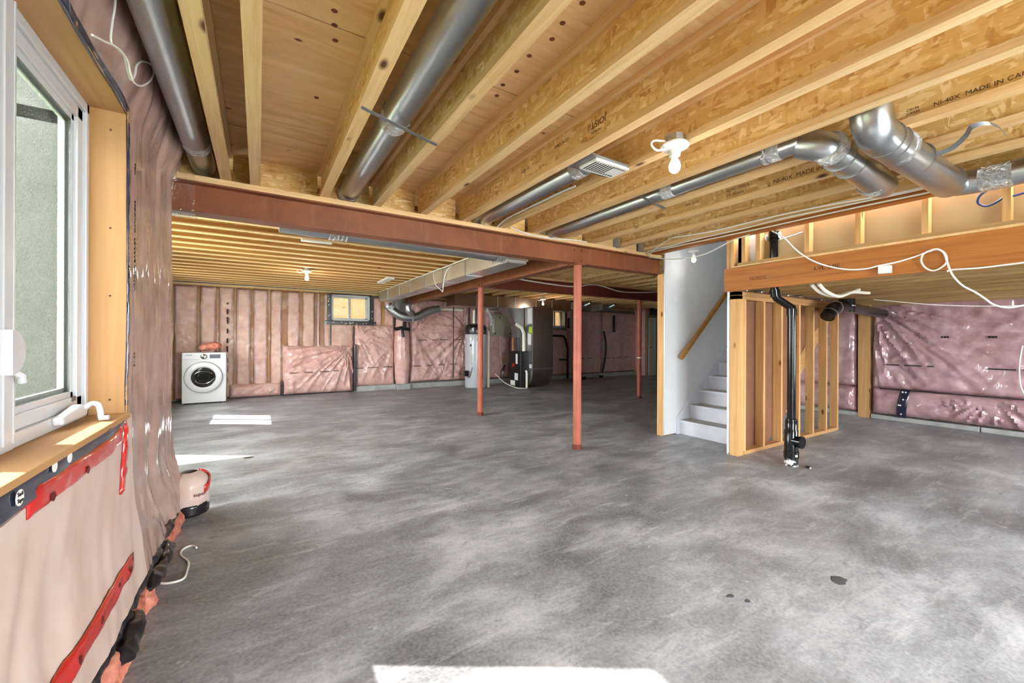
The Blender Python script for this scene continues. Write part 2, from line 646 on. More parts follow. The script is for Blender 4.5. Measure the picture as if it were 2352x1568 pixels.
def text_mesh(name, s, size, origin, xd, yd, mat, parent, depth=.0008):
    cu_ = bpy.data.curves.new(name, 'FONT')
    cu_.body = s
    cu_.size = size
    cu_.extrude = depth
    tmp = bpy.data.objects.new(name, cu_)
    col.objects.link(tmp)
    dg = bpy.context.evaluated_depsgraph_get()
    me = bpy.data.meshes.new_from_object(tmp.evaluated_get(dg))
    bpy.data.objects.remove(tmp)
    bpy.data.curves.remove(cu_)
    xd, yd, o = Vector(xd), Vector(yd), Vector(origin)
    zd = xd.cross(yd)
    off = wloc(parent)
    for v in me.vertices:
        p = o + xd * v.co.x + yd * v.co.y + zd * v.co.z - off
        v.co = p
    me.materials.clear()
    me.materials.append(mat)
    ob = bpy.data.objects.new(name, me)
    link(ob, parent)
    return ob


ORD = ['first', 'second', 'third', 'fourth', 'fifth', 'sixth', 'seventh', 'eighth', 'ninth', 'tenth', 'eleventh', 'twelfth', 'thirteenth', 'fourteenth',
       'fifteenth', 'sixteenth', 'seventeenth', 'eighteenth', 'nineteenth', 'twentieth', 'twenty-first', 'twenty-second', 'twenty-third', 'twenty-fourth', 'twenty-fifth']

# ------------------------------------------------------------------ levels
ZJ = 2.365           # underside of the floor joists
ZD = 2.606           # underside of the plywood subfloor
BZ0, BZ1 = 2.115, 2.325   # steel beams
YB = 3.578           # main beam line
ZL0, ZL1 = 1.785, 2.03    # dropped laminated beam

# ------------------------------------------------------------------ floor
fl = MB().box(-1.75, 12.6, -1.9, 10.75, -.12, 0).build('floor', CONC)
tag(fl, 'bare grey concrete basement floor with dusty trowel marks', 'floor', kind='structure')
lawn = MB().box(-14, -.62, -10, 3.6, .3, .55).box(-14, -1.76, 3.6, 22, .3, .55).box(-1.76, 16, 10.95, 22, .3, .55)
tag(MB().box(-3, 14, -14, -1.96, -.35, -.02).build('bounce_patio', CURB), 'unseen pale concrete patio added outside the rear door to bounce light', 'bounce_patio', kind='structure')  # unseen pale slab added to bounce daylight up to the ceiling
tag(lawn.build('ground', GRASS), 'lawn outside the foundation walls', 'ground', kind='structure')

# ------------------------------------------------------------------ ceiling deck (plywood sheets)
plain_knot = plain('knot_wood', S(112, 58, 26), .7, var=.3)
ceil = thing('ceiling', (0, 0, ZD), 'plywood subfloor sheets above the open joists', 'ceiling', kind='structure')


def sheets(x0, x1, y0, y1, z, jit):
    j = 0
    y = y0
    while y < y1 - .02:
        ye = min(y + 1.218, y1)
        x = x0 - (1.22 if j % 2 else 0)
        while x < x1 - .02:
            a, b = max(x, x0), min(x + 2.436, x1)
            if b - a > .05:
                MB().box(a, b - .004, y, ye - .004, z, z + .018).build('plywood_sheet', PLY, ceil)
            x += 2.44
        y += 1.222
        j += 1


sheets(-.75, 4.36, -1.75, 3.74, ZD, 0)
KN = [(1.103, 1.246), (1.101, 1.37), (1.12, 1.468), (1.094, 1.612), (1.104, 1.74), (1.1, 1.871), (1.121, 1.973), (.262, 1.822), (.274, 1.905), (.291, 2.0), (.272, 2.53)]
for x_, y_ in KN:
    MB().lathe([(.001, 0), (.013, 0), (.011, -.0015), (.001, -.0015)], (x_, y_, ZD), 12).build('knot', plain_knot, ceil)
sheets(-.58, 4.36, 3.74, 3.968, ZD, 1)
sheets(-1.5, 4.36, 3.97, 10.5, ZD, 1)
sheets(4.36, 12.3, 3.58, 10.5, ZD, 2)
sheets(4.495, 8.5, -1.75, 2.43, ZL1, 3)
# the storey above keeps the daylight out
slab = MB().box(-.72, 4.36, -1.9, 3.78, ZD + .02, ZD + .1).box(-1.75, 4.36, 3.78, 10.75, ZD + .02, ZD + .1).box(4.36, 12.6, 3.56, 10.75, ZD + .02, ZD + .1).box(4.49, 8.75, -1.9, 2.53, ZL1 + .02, ZL1 + .9)
slab.box(4.49, 8.3, 2.45, 2.53, ZL1 + .02, 4.6).box(4.30, 4.36, 2.57, 3.56, ZD, 4.6).box(4.36, 8.3, 3.56, 3.66, ZD, 4.6).box(8.3, 8.4, 2.45, 3.66, ZD - .6, 4.6).box(4.3, 8.4, 2.45, 3.66, 4.6, 4.7)
slab.box(8.7, 12.6, -1.9, 4.4, 0, .05)
tag(slab.build('upper_storey', DRYW), 'storey above the basement around the stairwell', 'ceiling', kind='structure')


# ------------------------------------------------------------------ insulated walls
def skin(mbd, o, U, Nn, L, z0, z1, nu, nz, depth, edge=.0):
    """grid over a wall plane: o + U*u + z, pushed along Nn by depth(u, z)"""
    o, U, Nn = Vector(o), Vector(U), Vector(Nn)
    P = []
    for i in range(nu + 1):
        u = L * i / nu
        row = []
        for j in range(nz + 1):
            z = z0 + (z1 - z0) * j / nz
            d = depth(u, z)
            row.append(o + U * u + Nn * d + Vector((0, 0, z)))
        P.append(row)
    # border skirt back to the wall plane
    back = [[p - Nn * ((p - o).dot(Nn)) for p in r] for r in P]
    P2 = [[back[i][0]] + P[i] + [back[i][-1]] for i in range(len(P))]
    first = [back[0][0]] + back[0] + [back[0][-1]]
    last = [back[-1][0]] + back[-1] + [back[-1][-1]]
    mbd.grid([first] + P2 + [last])
    return mbd


def puff(L, z0, z1, amp, seed, pins=(), wr=.02, edge=.12, vert=0, base=.0, stretch=(3, 3), cr=.9):
    def d(u, z):
        e = min(u, L - u, z - z0, z1 - z)
        k = min(1, max(0, e / edge))
        k = math.sqrt(max(0, 1 - (1 - k) ** 2))
        v = base + amp * k
        v += wr * .9 * fbm(u * stretch[0] + seed, z * stretch[1], seed * 1.7, 4) * (.3 + .7 * k)
        v += wr * .5 * (abs(fbm(u * 5 + z * 4 + seed, z * 2.2 - u, seed, 3)) - .3) * k
        if vert:
            v += vert * fbm(u * 9 + .6 * fbm(u, z * 1.2, seed, 2), z * .7, seed + 4, 3)
        for pu, pz, n, a, s in pins:
            du, dz = u - pu, z - pz
            r = math.hypot(du, dz)
            th = math.atan2(dz, du)
            cx, cz = math.cos(th) * n * .42, math.sin(th) * n * .42
            fo = fbm(cx + seed, cz + r * .8, seed * 2 + pu, 2)
            v += a * (max(0, 1 - abs(fo) * 3.2) - .45) * math.exp(-r / s) * min(1, r / .28)
            v -= a * .9 * math.exp(-r / (.16 * s + .02))
        return max(.004, v)
    return d


# ---- back wall (Y = 10.3), split in the framed left part and the blanketed right part
YW = 10.3
wb = thing('wall_back', (4, YW, 0), 'far insulated basement wall in pink batts and film', 'wall', kind='structure')
m = MB()
ops = [(1.44, 2.30, 1.68, 2.29), (7.80, 8.42, 1.64, 2.20)]      # window holes x0,x1,z0,z1


def wall_x(mb, x0, x1, y0, y1, z0, z1, holes):
    xs = sorted({x0, x1, *[h[0] for h in holes], *[h[1] for h in holes]})
    for a, b in zip(xs, xs[1:]):
        hs = [h for h in holes if h[0] <= a and h[1] >= b]
        if not hs:
            mb.box(a, b, y0, y1, z0, z1)
        else:
            mb.box(a, b, y0, y1, z0, hs[0][2])
            mb.box(a, b, y0, y1, hs[0][3], z1)


def wall_y(mb, y0, y1, x0, x1, z0, z1, holes):
    ys = sorted({y0, y1, *[h[0] for h in holes], *[h[1] for h in holes]})
    for a, b in zip(ys, ys[1:]):
        hs = [h for h in holes if h[0] <= a and h[1] >= b]
        if not hs:
            mb.box(x0, x1, a, b, z0, z1)
        else:
            mb.box(x0, x1, a, b, z0, hs[0][2])
            mb.box(x0, x1, a, b, hs[0][3], z1)


wall_x(m, -1.75, 12.3, YW + .1, YW + .3, 0, 2.62, ops)
m.build('foundation', CURB, wb)
box('top_plate', -1.6, 12.2, YW - .02, YW + .1, 2.31, 2.36, WX, wb)
# studs and batts at the left, seen through the film
stud_x = [-1.43, -1.025, -.714, -.417, -.116, .197, .49, .813, 1.114, 1.24]
stud_w = [.04, .045, .045, .045, .05, .05, .095, .05, .04, .075]
for sx, sw in zip(stud_x, stud_w):
    box('stud', sx - sw / 2, sx + sw / 2, YW - .015, YW + .1, .02, 2.31, STUDF, wb)
for i in range(len(stud_x) - 1):
    a, b = stud_x[i] + stud_w[i] / 2 + .004, stud_x[i + 1] - stud_w[i + 1] / 2 - .004
    if b - a < .03:
        continue
    L = b - a
    mb = MB()
    skin(mb, (a, YW + .02, 0), (1, 0, 0), (0, -1, 0), L, .03, 2.30, max(4, int(L / .035)), 60, puff(L, .03, 2.30, .055, i * 3.1, wr=.03, edge=.05, stretch=(4, 3)))
    mb.build('insulation_batt', PINK_F, wb, smooth=True)
# filler batts round the first window
for (a, b, z0, z1, sd) in ((1.285, 1.42, .03, 2.30, 5.5), (1.45, 1.93, .03, 1.60, 9.2), (2.34, 2.60, .03, 2.28, 2.2), (2.66, 2.90, .9, 2.28, 7.1)):
    mb = MB()
    skin(mb, (a, YW + .02, 0), (1, 0, 0), (0, -1, 0), b - a, z0, z1, max(4, int((b - a) / .035)), 50, puff(b - a, z0, z1, .055, sd, wr=.03, edge=.05, stretch=(4, 3)))
    mb.build('insulation_batt', PINK_F, wb, smooth=True)
box('stud', 2.60, 2.66, YW - .01, YW + .1, .9, 2.31, STUDZ, wb)
box('sill_plate', 1.45, 2.32, YW - .02, YW + .1, 1.56, 1.60, STUDX, wb)
# the clear film over the batts
mb = MB()
Lf = 3.40
skin(mb, (-1.5, YW - .03, 0), (1, 0, 0), (0, -1, 0), Lf - .0, .22, 2.33, 110, 64,
     puff(Lf, .22, 2.33, .045, 3.3, wr=.035, edge=.1, pins=((2.3, .95, 5, .03, .35), (.9, .75, 4, .02, .3), (.3, 1.0, 4, .025, .3), (1.15, .5, 5, .02, .25), (2.6, 1.2, 4, .02, .3)), stretch=(2.5, 2.5)))
fm = mb.build('vapour_barrier', FILM, wb, smooth=True)
fm['label'] = 'clear wrinkled polyethylene film'


def blanket(u0, u1, z0, z1, amp, seed, pins=(), mat=PINK_B, y=YW, wr=.03, edge=.1, res=.03, name='insulation_blanket', par=None, vert=0):
    L = u1 - u0
    mb = MB()
    skin(mb, (u0, y, 0), (1, 0, 0), (0, -1, 0), L, z0, z1, max(6, int(L / res)), max(6, int((z1 - z0) / res)), puff(L, z0, z1, amp, seed, pins, wr, edge, vert))
    return mb.build(name, mat, par or wb, smooth=True)


blanket(-.52, .44, .0, .30, .13, 1.4, ((.95, .32, 9, .07, .5), (.1, .3, 7, .04, .3)))
blanket(.45, 1.93, .005, 1.10, .20, 8.8, ((1.34, 1.0, 13, .10, .8), (.05, .55, 8, .05, .4)), edge=.2, wr=.05, res=.022)
blanket(1.96, 2.90, .10, 1.60, .13, 4.1, ((.05, 1.3, 10, .07, .6), (.92, 1.1, 9, .06, .6)), edge=.12, wr=.04)
blanket(3.30, 4.95, .14, 2.30, .14, 6.3, ((.08, 1.45, 13, .08, .6), (1.55, 1.5, 12, .09, 1.0), (.8, .2, 10, .06, .5)), edge=.1, wr=.04)
for i, (a, b) in enumerate(((4.95, 6.3), (6.3, 7.72), (8.5, 9.95), (9.99, 11.72))):
    blanket(a, b, .12, 2.24, .12, 11.7 + i * 3, ((.1, 1.6, 6, .03, .5), (1.2, .5, 6, .03, .5)), edge=.08, mat=PINK_B, res=.045)
blanket(7.74, 8.48, .12, 1.60, .12, 25.7, (), res=.045)
# column chase wrapped in blanket
mb = MB()
P = []
for j in range(41):
    z = .11 + 1.64 * j / 40
    t = (z - .11) / 1.64
    r = .15 + .05 * math.sin(t * math.pi) + .012 * fbm(0, z * 5, 2.2, 3)
    row = []
    for k in range(17):
        a = math.pi * k / 16
        rr = r * (1 + .10 * fbm(math.cos(a) * 2, z * 2.5, 7.7, 3) + .03 * abs(math.sin(7 * a + z * 6)))
        row.append((3.09 - math.cos(a) * rr, YW - .05 - math.sin(a) * rr * 1.1, z))
    P.append(row)
mb.grid(P)
mb.build('column_blanket', PINK_B, wb, smooth=True)
mb = MB().tube([(2.86, 10.06, 1.49), (3.0, 10.02, 1.53), (3.22, 10.04, 1.49)], .045, 8).tube([(3.08, 10.03, 1.52), (3.10, 10.05, 1.68)], .05, 8).tube([(3.02, 10.0, 1.48), (3.05, 10.0, 1.30)], .035, 8)
mb.build('black_tape', BLKT, wb, smooth=True)['label'] = 'crumpled black tape at the head of the chase'
# tape seams and concrete curb
box('seam_tape', 1.915, 1.965, YW - .20, YW - .05, .02, 1.12, BLKT, wb, bevel=.01)
box('seam_tape', .425, .46, YW - .12, YW - .02, .0, .32, BLKT, wb, bevel=.01)
for a, b in ((1.94, 2.42), (2.425, 2.90), (3.25, 3.80), (3.805, 4.45), (4.455, 5.3), (5.305, 6.6), (6.605, 8.0), (8.005, 9.5), (9.505, 11.6)):
    box('curb_block', a, b, YW - .17, YW, 0, .125, CURB, wb, bevel=.006)
box('curb_block', 2.905, 3.245, YW - .27, YW, 0, .13, CURB, wb, bevel=.006)
# rows of print on the blankets
mb = MB()
random.seed(3)
for a, b, z, y in ((.58, 1.9, .49, 10.085), (1.99, 2.86, .545, 10.155), (3.36, 4.6, .555, 10.145), (3.5, 4.7, 1.22, 10.145), (8.6, 9.9, .62, 10.16), (10.1, 11.5, .62, 10.16)):
    x = a
    while x < b - .2:
        w_ = random.uniform(.12, .24)
        mb.box(x, x + w_, y - .006, y + .02, z + (x - a) * .02, z + .014 + (x - a) * .02)
        x += w_ + random.uniform(.07, .2)
mb.build('printed_marks', INK, wb)
mb = MB()
for k in range(9):
    z = .35 + k * .2
    mb.box(-.555, -.53, 10.19, 10.235, z, z + random.choice((.03, .14, .1)))
mb.build('printed_marks', INK, wb)

# ---- left wall of the near room (film over batts, window_1)
XL = -.475
WY0, WY1, WZ0, WZ1 = .62, 2.39, .925, 2.22      # finished opening
wl = thing('wall_left', (XL, 1, 0), 'insulated wall under wrinkled clear film beside the window', 'wall', kind='structure')
m = MB()
wall_y(m, -1.9, 3.70, -.70, -.60, 0, 2.62, [(WY0 - .02, WY1 + .02, WZ0 - .02, WZ1 + .02)])
m.build('foundation', CURB, wl)


def ridge(t):
    return 1 - min(1, abs(t) * 3)


def lw_depth(y, z):
    d = .105
    d += .012 * fbm(y * 1.6, z * 1.0, 1.3, 3)
    # hanging folds, stronger towards the far corner
    k = min(1, max(0, (y - 2.42) / .6))
    if k:
        bend = y * 4.5 + 1.1 * fbm(y * .8, z * 1.3, 5, 2)
        d += k * .030 * fbm(bend, z * .45, 8.1, 2)
        d += k * .010 * ridge(fbm(bend * 1.7 + z * .6, z * .6, 2.1, 2))
    # bulge low down
    if z < .55:
        t = min(1, (.55 - z) / .4)
        d += .05 * t * t * (3 - 2 * t) + .02 * t * fbm(y * 3, z * 4, 3.3, 3)
    # plump batt tucked over the top against the round duct
    if z > 2.22:
        t = min(1, (z - 2.22) / .26)
        d += 0.062 * t * t * (3 - 2 * t) + .012 * t * fbm(y * 4, z * 4, 6.6, 2)
    # rounded far end
    if y > 3.5:
        t = min(1, (y - 3.5) / .2)
        d -= .10 * (1 - math.sqrt(max(0, 1 - t * t)))
    return max(.004, d)


def left_skin(y0, y1, z0, z1, mat, name, ry=.022, rz=.03, depth=lw_depth, extra=0):
    mb = MB()
    ny, nz = max(3, int((y1 - y0) / ry)), max(3, int((z1 - z0) / rz))
    skin(mb, (-.60, y0, 0), (0, 1, 0), (1, 0, 0), y1 - y0, z0, z1, ny, nz, lambda u, z: depth(u + y0, z) + extra)
    return mb.build(name, mat, wl, smooth=True)


left_skin(WY1 + .015, 3.70, .15, 2.60, PINK_L, 'vapour_barrier', .016, .03)
left_skin(WY0 - .02, WY1 + .03, WZ1 + .012, 2.60, PINK_L, 'vapour_barrier')
left_skin(-1.75, WY0 - .02, 0, 2.60, PINK_L, 'vapour_barrier', .08, .08)


def low_depth(y, z):
    d = lw_depth(y, z) + .008
    d += .014 * (abs(fbm(y * 4.2 - z * 1.8, z * .8, 4.4, 3)) - .25)
    return d


left_skin(WY0 - .02, WY1 + .10, .16, WZ0 - .02, PINK_W, 'film_apron', depth=low_depth)


# ragged fibre and black tape along the foot of the wall
def foot(name, mat, y0, y1, x, z, r, seed, n=60, flat=.6):
    pts, rr = [], []
    for i in range(n + 1):
        y = y0 + (y1 - y0) * i / n
        e = min(1, i / 3, (n - i) / 3)
        pts.append((x + .016 * fbm(y * 3, seed, 0, 3), y, z + .012 * fbm(y * 4, seed, 4, 3)))
        rr.append(r * (.25 + .75 * e) * (1 + .3 * fbm(y * 5, seed, 9, 2)))
    mb = MB().tube(pts, rr, 14)
    mb.v = [(a + .014 * fbm(a * 16, b * 14, c * 16, 3), b, max(.001, c * 1.0 + .016 * fbm(b * 15, a * 14, c * 16 + 5, 3))) for a, b, c in mb.v]
    return mb.build(name, mat, wl, smooth=True)


foot('loose_fibre', PINK_D, .4, 3.5, -.47, .055, .055, 1.1, 150)
foot('loose_fibre', PINK_D, 1.2, 2.6, -.445, .03, .035, 6.1, 90)
foot('butyl_tape', BLKT, .4, 3.45, -.452, .135, .022, 3.1, 150)
foot('butyl_tape', BLKT, 2.0, 2.32, -.425, .075, .036, 7.7, 24)
foot('butyl_tape', BLKT, 2.50, 3.0, -.43, .08, .034, 9.7, 30)


def left_strip(name, mat, pts, wdt, off=.012):
    """tape strip following the wall skin: pts are (y, z) centres"""
    P = []
    S_ = spline([(0, a, b) for a, b in pts], 10)
    for i, p in enumerate(S_):
        t = (S_[min(i + 1, len(S_) - 1)] - S_[max(i - 1, 0)]).normalized()
        nrm = Vector((0, -t.z, t.y))
        row = []
        for k in range(7):
            q = p + nrm * (wdt * (k / 6 - .5) * (1 + .05 * math.sin(i * .7)))
            dd = (low_depth(q.y, q.z) if q.z < WZ0 else lw_depth(q.y, q.z))
            edge_ = (0 if k in (0, 6) else 1) * min(1, i / 2, (len(S_) - 1 - i) / 2)
            row.append((-.60 + dd + off * edge_ + .003 + edge_ * .005 * fbm(q.y * 24, q.z * 24, 3, 2), q.y, q.z))
        P.append(row)
    mb = MB().grid(P)
    o = mb.build(name, mat, wl, smooth=True)
    s = o.modifiers.new('t', 'SOLIDIFY')
    s.thickness = .002
    return o


nv = left_strip('navy_tape', NAVY, [(.6, .868), (1.2, .868), (1.8, .872), (2.40, .88)], .085, .006)
nv['label'] = 'navy sheathing tape under the window sill'
rd = left_strip('red_tape', REDT, [(1.50, .832), (1.75, .835), (2.05, .84), (2.30, .862)], .075, .012)
rd['label'] = 'crinkled red tape below the sill'
left_strip('red_tape', REDT, [(2.33, .90), (2.35, .80), (2.32, .70), (2.29, .60)], .055, .010)
left_strip('red_tape', REDT, [(1.30, .30), (1.6, .31), (1.95, .305), (2.33, .305)], .06, .005)
left_strip('navy_tape', NAVY, [(2.405, 2.24), (2.402, 1.9), (2.405, 1.5), (2.402, 1.1), (2.405, .93)], .03, .006)
left_strip('navy_tape', NAVY, [(.6, 2.236), (1.2, 2.238), (1.8, 2.236), (2.42, 2.238)], .04, .01)
# white roundels printed on the tape
xf = -.60 + low_depth(1.42, .87) + .012
rdl = MB().lathe([(.001, 0), (.019, 0), (.019, .0015), (.001, .0015)], (xf, 1.43, .872), 20, 0).build('tape_roundel', LABEL, wl)
text_mesh('tape_print', 'Tuck', .014, (xf + .002, 1.415, .876), (0, 1, 0), (0, 0, 1), INK, wl)
text_mesh('tape_print', 'Tape', .014, (xf + .002, 1.415, .861), (0, 1, 0), (0, 0, 1), INK, wl)
for y in (1.62, 1.72):
    MB().lathe([(.001, 0), (.016, 0), (.016, .0015), (.001, .0015)], (-.60 + low_depth(y, .885) + .012, y, .895), 16, 0).build('tape_roundel', LABEL, wl)
for (y, z) in ((1.60, .818), (1.85, .822), (1.45, .30), (1.68, .306), (1.88, .306), (2.1, .305), (2.24, .304)):
    MB().lathe([(.001, 0), (.013, 0), (.013, .0015), (.001, .0015)], (-.60 + low_depth(y, z) + (.018 if z > .5 else .011), y, z), 14, 0).build('tape_emblem', REDINK, wl)
# pencilled product print running up the film beside the window
for (z, s) in ((1.72, 'CAN/CGSB'), (1.46, 'VAPOUR BARRIER'), (1.12, '51.34'), (1.98, 'M86')):
    yy = 2.455
    text_mesh('film_print', s, .030, (-.60 + .128, yy, z), (0, 0, 1), (0, -1, 0), INK, wl)

# ---- step of the outside wall and the left wall of the far room
wj = MB()
wj.box(-1.75, -.60, 3.78, 3.96, 0, 3.4)
tag(wj.build('wall_step', PARGE), 'parged grey foundation wall stepping out beyond the window', 'wall', kind='structure')
wf = MB()
FW = [(7.96, 8.90, .98, 2.04), (4.25, 6.22, .62, 2.20)]
wall_y(wf, 3.96, 10.6, -1.72, -1.50, 0, 2.62, FW)
tag(wf.build('wall_left_far', CURB), 'laundry side wall of the far room', 'wall', kind='structure')


def slider_y(name, x, y0, y1, z0, z1, label):
    t = thing(name, (x, (y0 + y1) / 2, z0), label, 'window', kind='structure')
    f = MB().box(x - .04, x + .04, y0, y1, z0, z0 + .04).box(x - .04, x + .04, y0, y1, z1 - .04, z1).box(x - .04, x + .04, y0, y0 + .04, z0, z1).box(x - .04, x + .04, y1 - .04, y1, z0, z1)
    f.build('frame', VINYL, t)
    ym = (y0 + y1) / 2
    box('mullion', x - .03, x + .03, ym - .035, ym + .035, z0, z1, VINYL, t)
    box('pane', x - .004, x + .004, y0 + .03, ym, z0 + .03, z1 - .03, GLASS, t)
    box('pane', x - .004, x + .004, ym, y1 - .03, z0 + .03, z1 - .03, GLASS, t)


slider_y('window_3', -1.6, *FW[0], 'white slider window in the laundry side wall, nearer the washer')

slider_y('fill_window_4', -1.6, *FW[1], 'unseen wide fill window added in the laundry side wall under the porch')  # unseen window added as daylight fill for the far room
po = thing('sun_block_porch', (-2.8, 4.6, .55), 'unseen sun-blocking porch added outside the laundry wall', 'sun_block_porch', kind='structure')
MB().box(-4.6, -1.74, 3.97, 6.72, 2.66, 2.76).build('sun_block_roof', DRYW, po)  # unseen cover added to stop the sun and taper its floor patch
for y in (4.1, 6.7):
    box('added_post', -4.5, -4.4, y - .05, y + .05, .55, 2.66, WZ, po)
box('added_deck', -4.6, -1.76, 3.97, 6.8, .55, .60, CURB, po)

# ---- right wall (X = 8.45), pink blankets, bare stud, curb
XR = 8.55
wr_ = thing('wall_right', (XR, 2, 0), 'pink blanketed wall of the low ceilinged bay', 'wall', kind='structure')
MB().box(XR, XR + .2, -1.9, 4.4, 0, 2.7).build('foundation', CURB, wr_)


def rblanket(y0, y1, z0, z1, amp, seed, pins=(), wr=.02, edge=.08, res=.028, vert=0, name='insulation_blanket'):
    L = y1 - y0
    mb = MB()
    skin(mb, (XR - .02, y0, 0), (0, 1, 0), (-1, 0, 0), L, z0, z1, int(L / res), int((z1 - z0) / res), puff(L, z0, z1, amp, seed, pins, wr, edge, vert, stretch=(2, 2)))
    return mb.build(name, PINK_R, wr_, smooth=True)


rblanket(-1.7, 2.53, .50, 2.0, .11, 3.7, ((4.2, 1.75, 13, .10, .8), (4.1, .9, 9, .05, .5), (2.4, 1.25, 9, .05, .5), (1.4, 1.2, 12, .06, .7)), wr=.04)
rblanket(-1.7, 2.53, .075, .505, .16, 9.4, ((2.95, .50, 13, .09, .45), (4.1, .4, 8, .05, .25), (1.6, .48, 10, .07, .4)), edge=.14, wr=.03)
rblanket(2.73, 4.35, .50, 2.0, .10, 5.9, ((.2, .9, 6, .03, .4),), wr=.03)
rblanket(2.73, 4.35, .08, .50, .12, 6.9, ((.2, .3, 6, .03, .2),), edge=.12, wr=.03)
box('stud', XR - .11, XR, 2.55, 2.70, .0, 1.95, STUDZ, wr_)
for a, b in ((-1.75, .1), (.11, 1.35), (1.36, 2.54), (2.56, 4.35)):
    box('curb_block', XR - .10, XR, a, b, 0, .07, CURB, wr_, bevel=.01)
mb = MB()
for y, z in ((2.43, .50),):
    pass
box('seam_tape', XR - .135, XR - .125, -1.6, 2.42, .492, .507, BLKT, wr_)
tp = []
for i in range(15):
    z = .07 + .44 * i / 14
    t = (z - .07) / .44
    xx = XR - .03 - .16 * math.sin(math.pi * min(1, max(0, .12 + .76 * t))) ** .6 - .012
    tp.append([(xx, 2.10 + .11 * k / 4 + .05 * t * -1, z) for k in range(5)])
o = MB().grid(tp).build('navy_tape', NAVY, wr_, smooth=True)
o.modifiers.new('t', 'SOLIDIFY').thickness = .004
o['label'] = 'strip of navy tape over the low blanket'
for k, (y, z) in enumerate(((2.10, .47), (2.135, .47), (2.12, .36), (2.15, .27), (2.17, .27), (2.15, .13))):
    MB().lathe([(.001, 0), (.012, 0), (.012, .003), (.001, .003)], (XR - .035 - .16 * math.sin(math.pi * min(1, max(0, .12 + .76 * (z - .07) / .44))) ** .6 - .014, y, z), 12, 0).build('tape_roundel', LABEL, wr_)
mb = MB()
random.seed(11)
y = -1.2
while y < 2.4:
    L = random.uniform(.13, .24)
    mb.box(XR - .142, XR - .115, y, y + L, .872, .888)
    y += L + random.uniform(.06, .14)
for y in (2.06, 1.65, 1.20, .6):
    for k in range(3):
        mb.box(XR - .142, XR - .115, y + k * .03, y + k * .03 + .02, 1.30, 1.325)
mb.build('printed_marks', INK, wr_)

# ---- rear wall behind the camera with a patio door and window added for fill daylight, and the closing walls of the far room
wre = MB()
RH = [(1.2, 2.9, .02, 2.22), (5.5, 7.3, .5, 1.65)]
wall_x(wre, -.75, 8.75, -1.95, -1.75, 0, 2.62, RH)
tag(wre.build('wall_rear', CURB), 'rear basement wall behind the viewer', 'wall', kind='structure')
d1 = thing('fill_door_1', (1.9, -1.85, 0), 'unseen glazed patio door added in the rear wall for fill daylight', 'door', kind='structure')
f = MB()
for a, b in ((1.2, 1.26), (2.02, 2.08), (2.84, 2.9)):
    f.box(a, b, -1.88, -1.82, .02, 2.22)
f.box(1.2, 2.9, -1.88, -1.82, .02, .08).box(1.2, 2.9, -1.88, -1.82, 2.16, 2.22)
f.build('frame', VINYL, d1)
box('pane', 1.26, 2.02, -1.853, -1.847, .08, 2.16, GLASS, d1)
box('pane', 2.08, 2.84, -1.853, -1.847, .08, 2.16, GLASS, d1)
d2 = thing('fill_window_5', (6.4, -1.85, .5), 'unseen wide window added in the rear wall of the low bay for fill daylight', 'window', kind='structure')  # unseen opening added to bring fill daylight into the low bay
MB().box(5.5, 5.56, -1.88, -1.82, .5, 1.65).box(7.24, 7.3, -1.88, -1.82, .5, 1.65).box(5.5, 7.3, -1.88, -1.82, .5, .56).box(5.5, 7.3, -1.88, -1.82, 1.59, 1.65).build('frame', VINYL, d2)
box('pane', 5.56, 7.24, -1.853, -1.847, .56, 1.59, GLASS, d2)
wc = MB().box(8.75, 12.5, 4.2, 4.4, 0, 2.62).box(12.3, 12.5, 4.4, 10.6, 0, 2.62)
tag(wc.build('wall_right_far', CURB), 'far right foundation wall', 'wall', kind='structure')

# closet with a white door at the far right corner
cl = thing('wall_closet', (11.9, 9.7, 0), 'closet wall in the far right corner', 'wall', kind='structure')
MB().box(11.62, 11.70, 9.72, 10.25, 0, 2.6).build('side_panel', PINK_B, cl)
MB().box(11.62, 12.3, 9.66, 9.74, 2.08, 2.6).box(11.62, 11.70, 9.66, 9.74, 0, 2.08).build('front_panel', TAN, cl)
box('black_tape', 11.75, 12.3, 9.62, 9.66, 2.12, 2.38, BLKT, cl)
dr = thing('door_2', (11.75, 9.64, 0), 'pale painted door standing ajar in the far right corner', 'door', kind='structure')
box('leaf', 11.66, 12.04, 9.60, 9.64, .01, 2.05, DOORW, dr)
for z0, z1 in ((.15, .8), (.95, 1.9)):
    box('panel', 11.71, 11.83, 9.593, 9.60, z0, z1, DOORW, dr, bevel=.004)
    box('panel', 11.88, 12.0, 9.593, 9.60, z0, z1, DOORW, dr, bevel=.004)
MB().tube([(11.70, 9.59, 1.0), (11.70, 9.56, 1.0), (11.76, 9.555, 1.0)], .012, 8).build('door_handle', STEELP, dr)


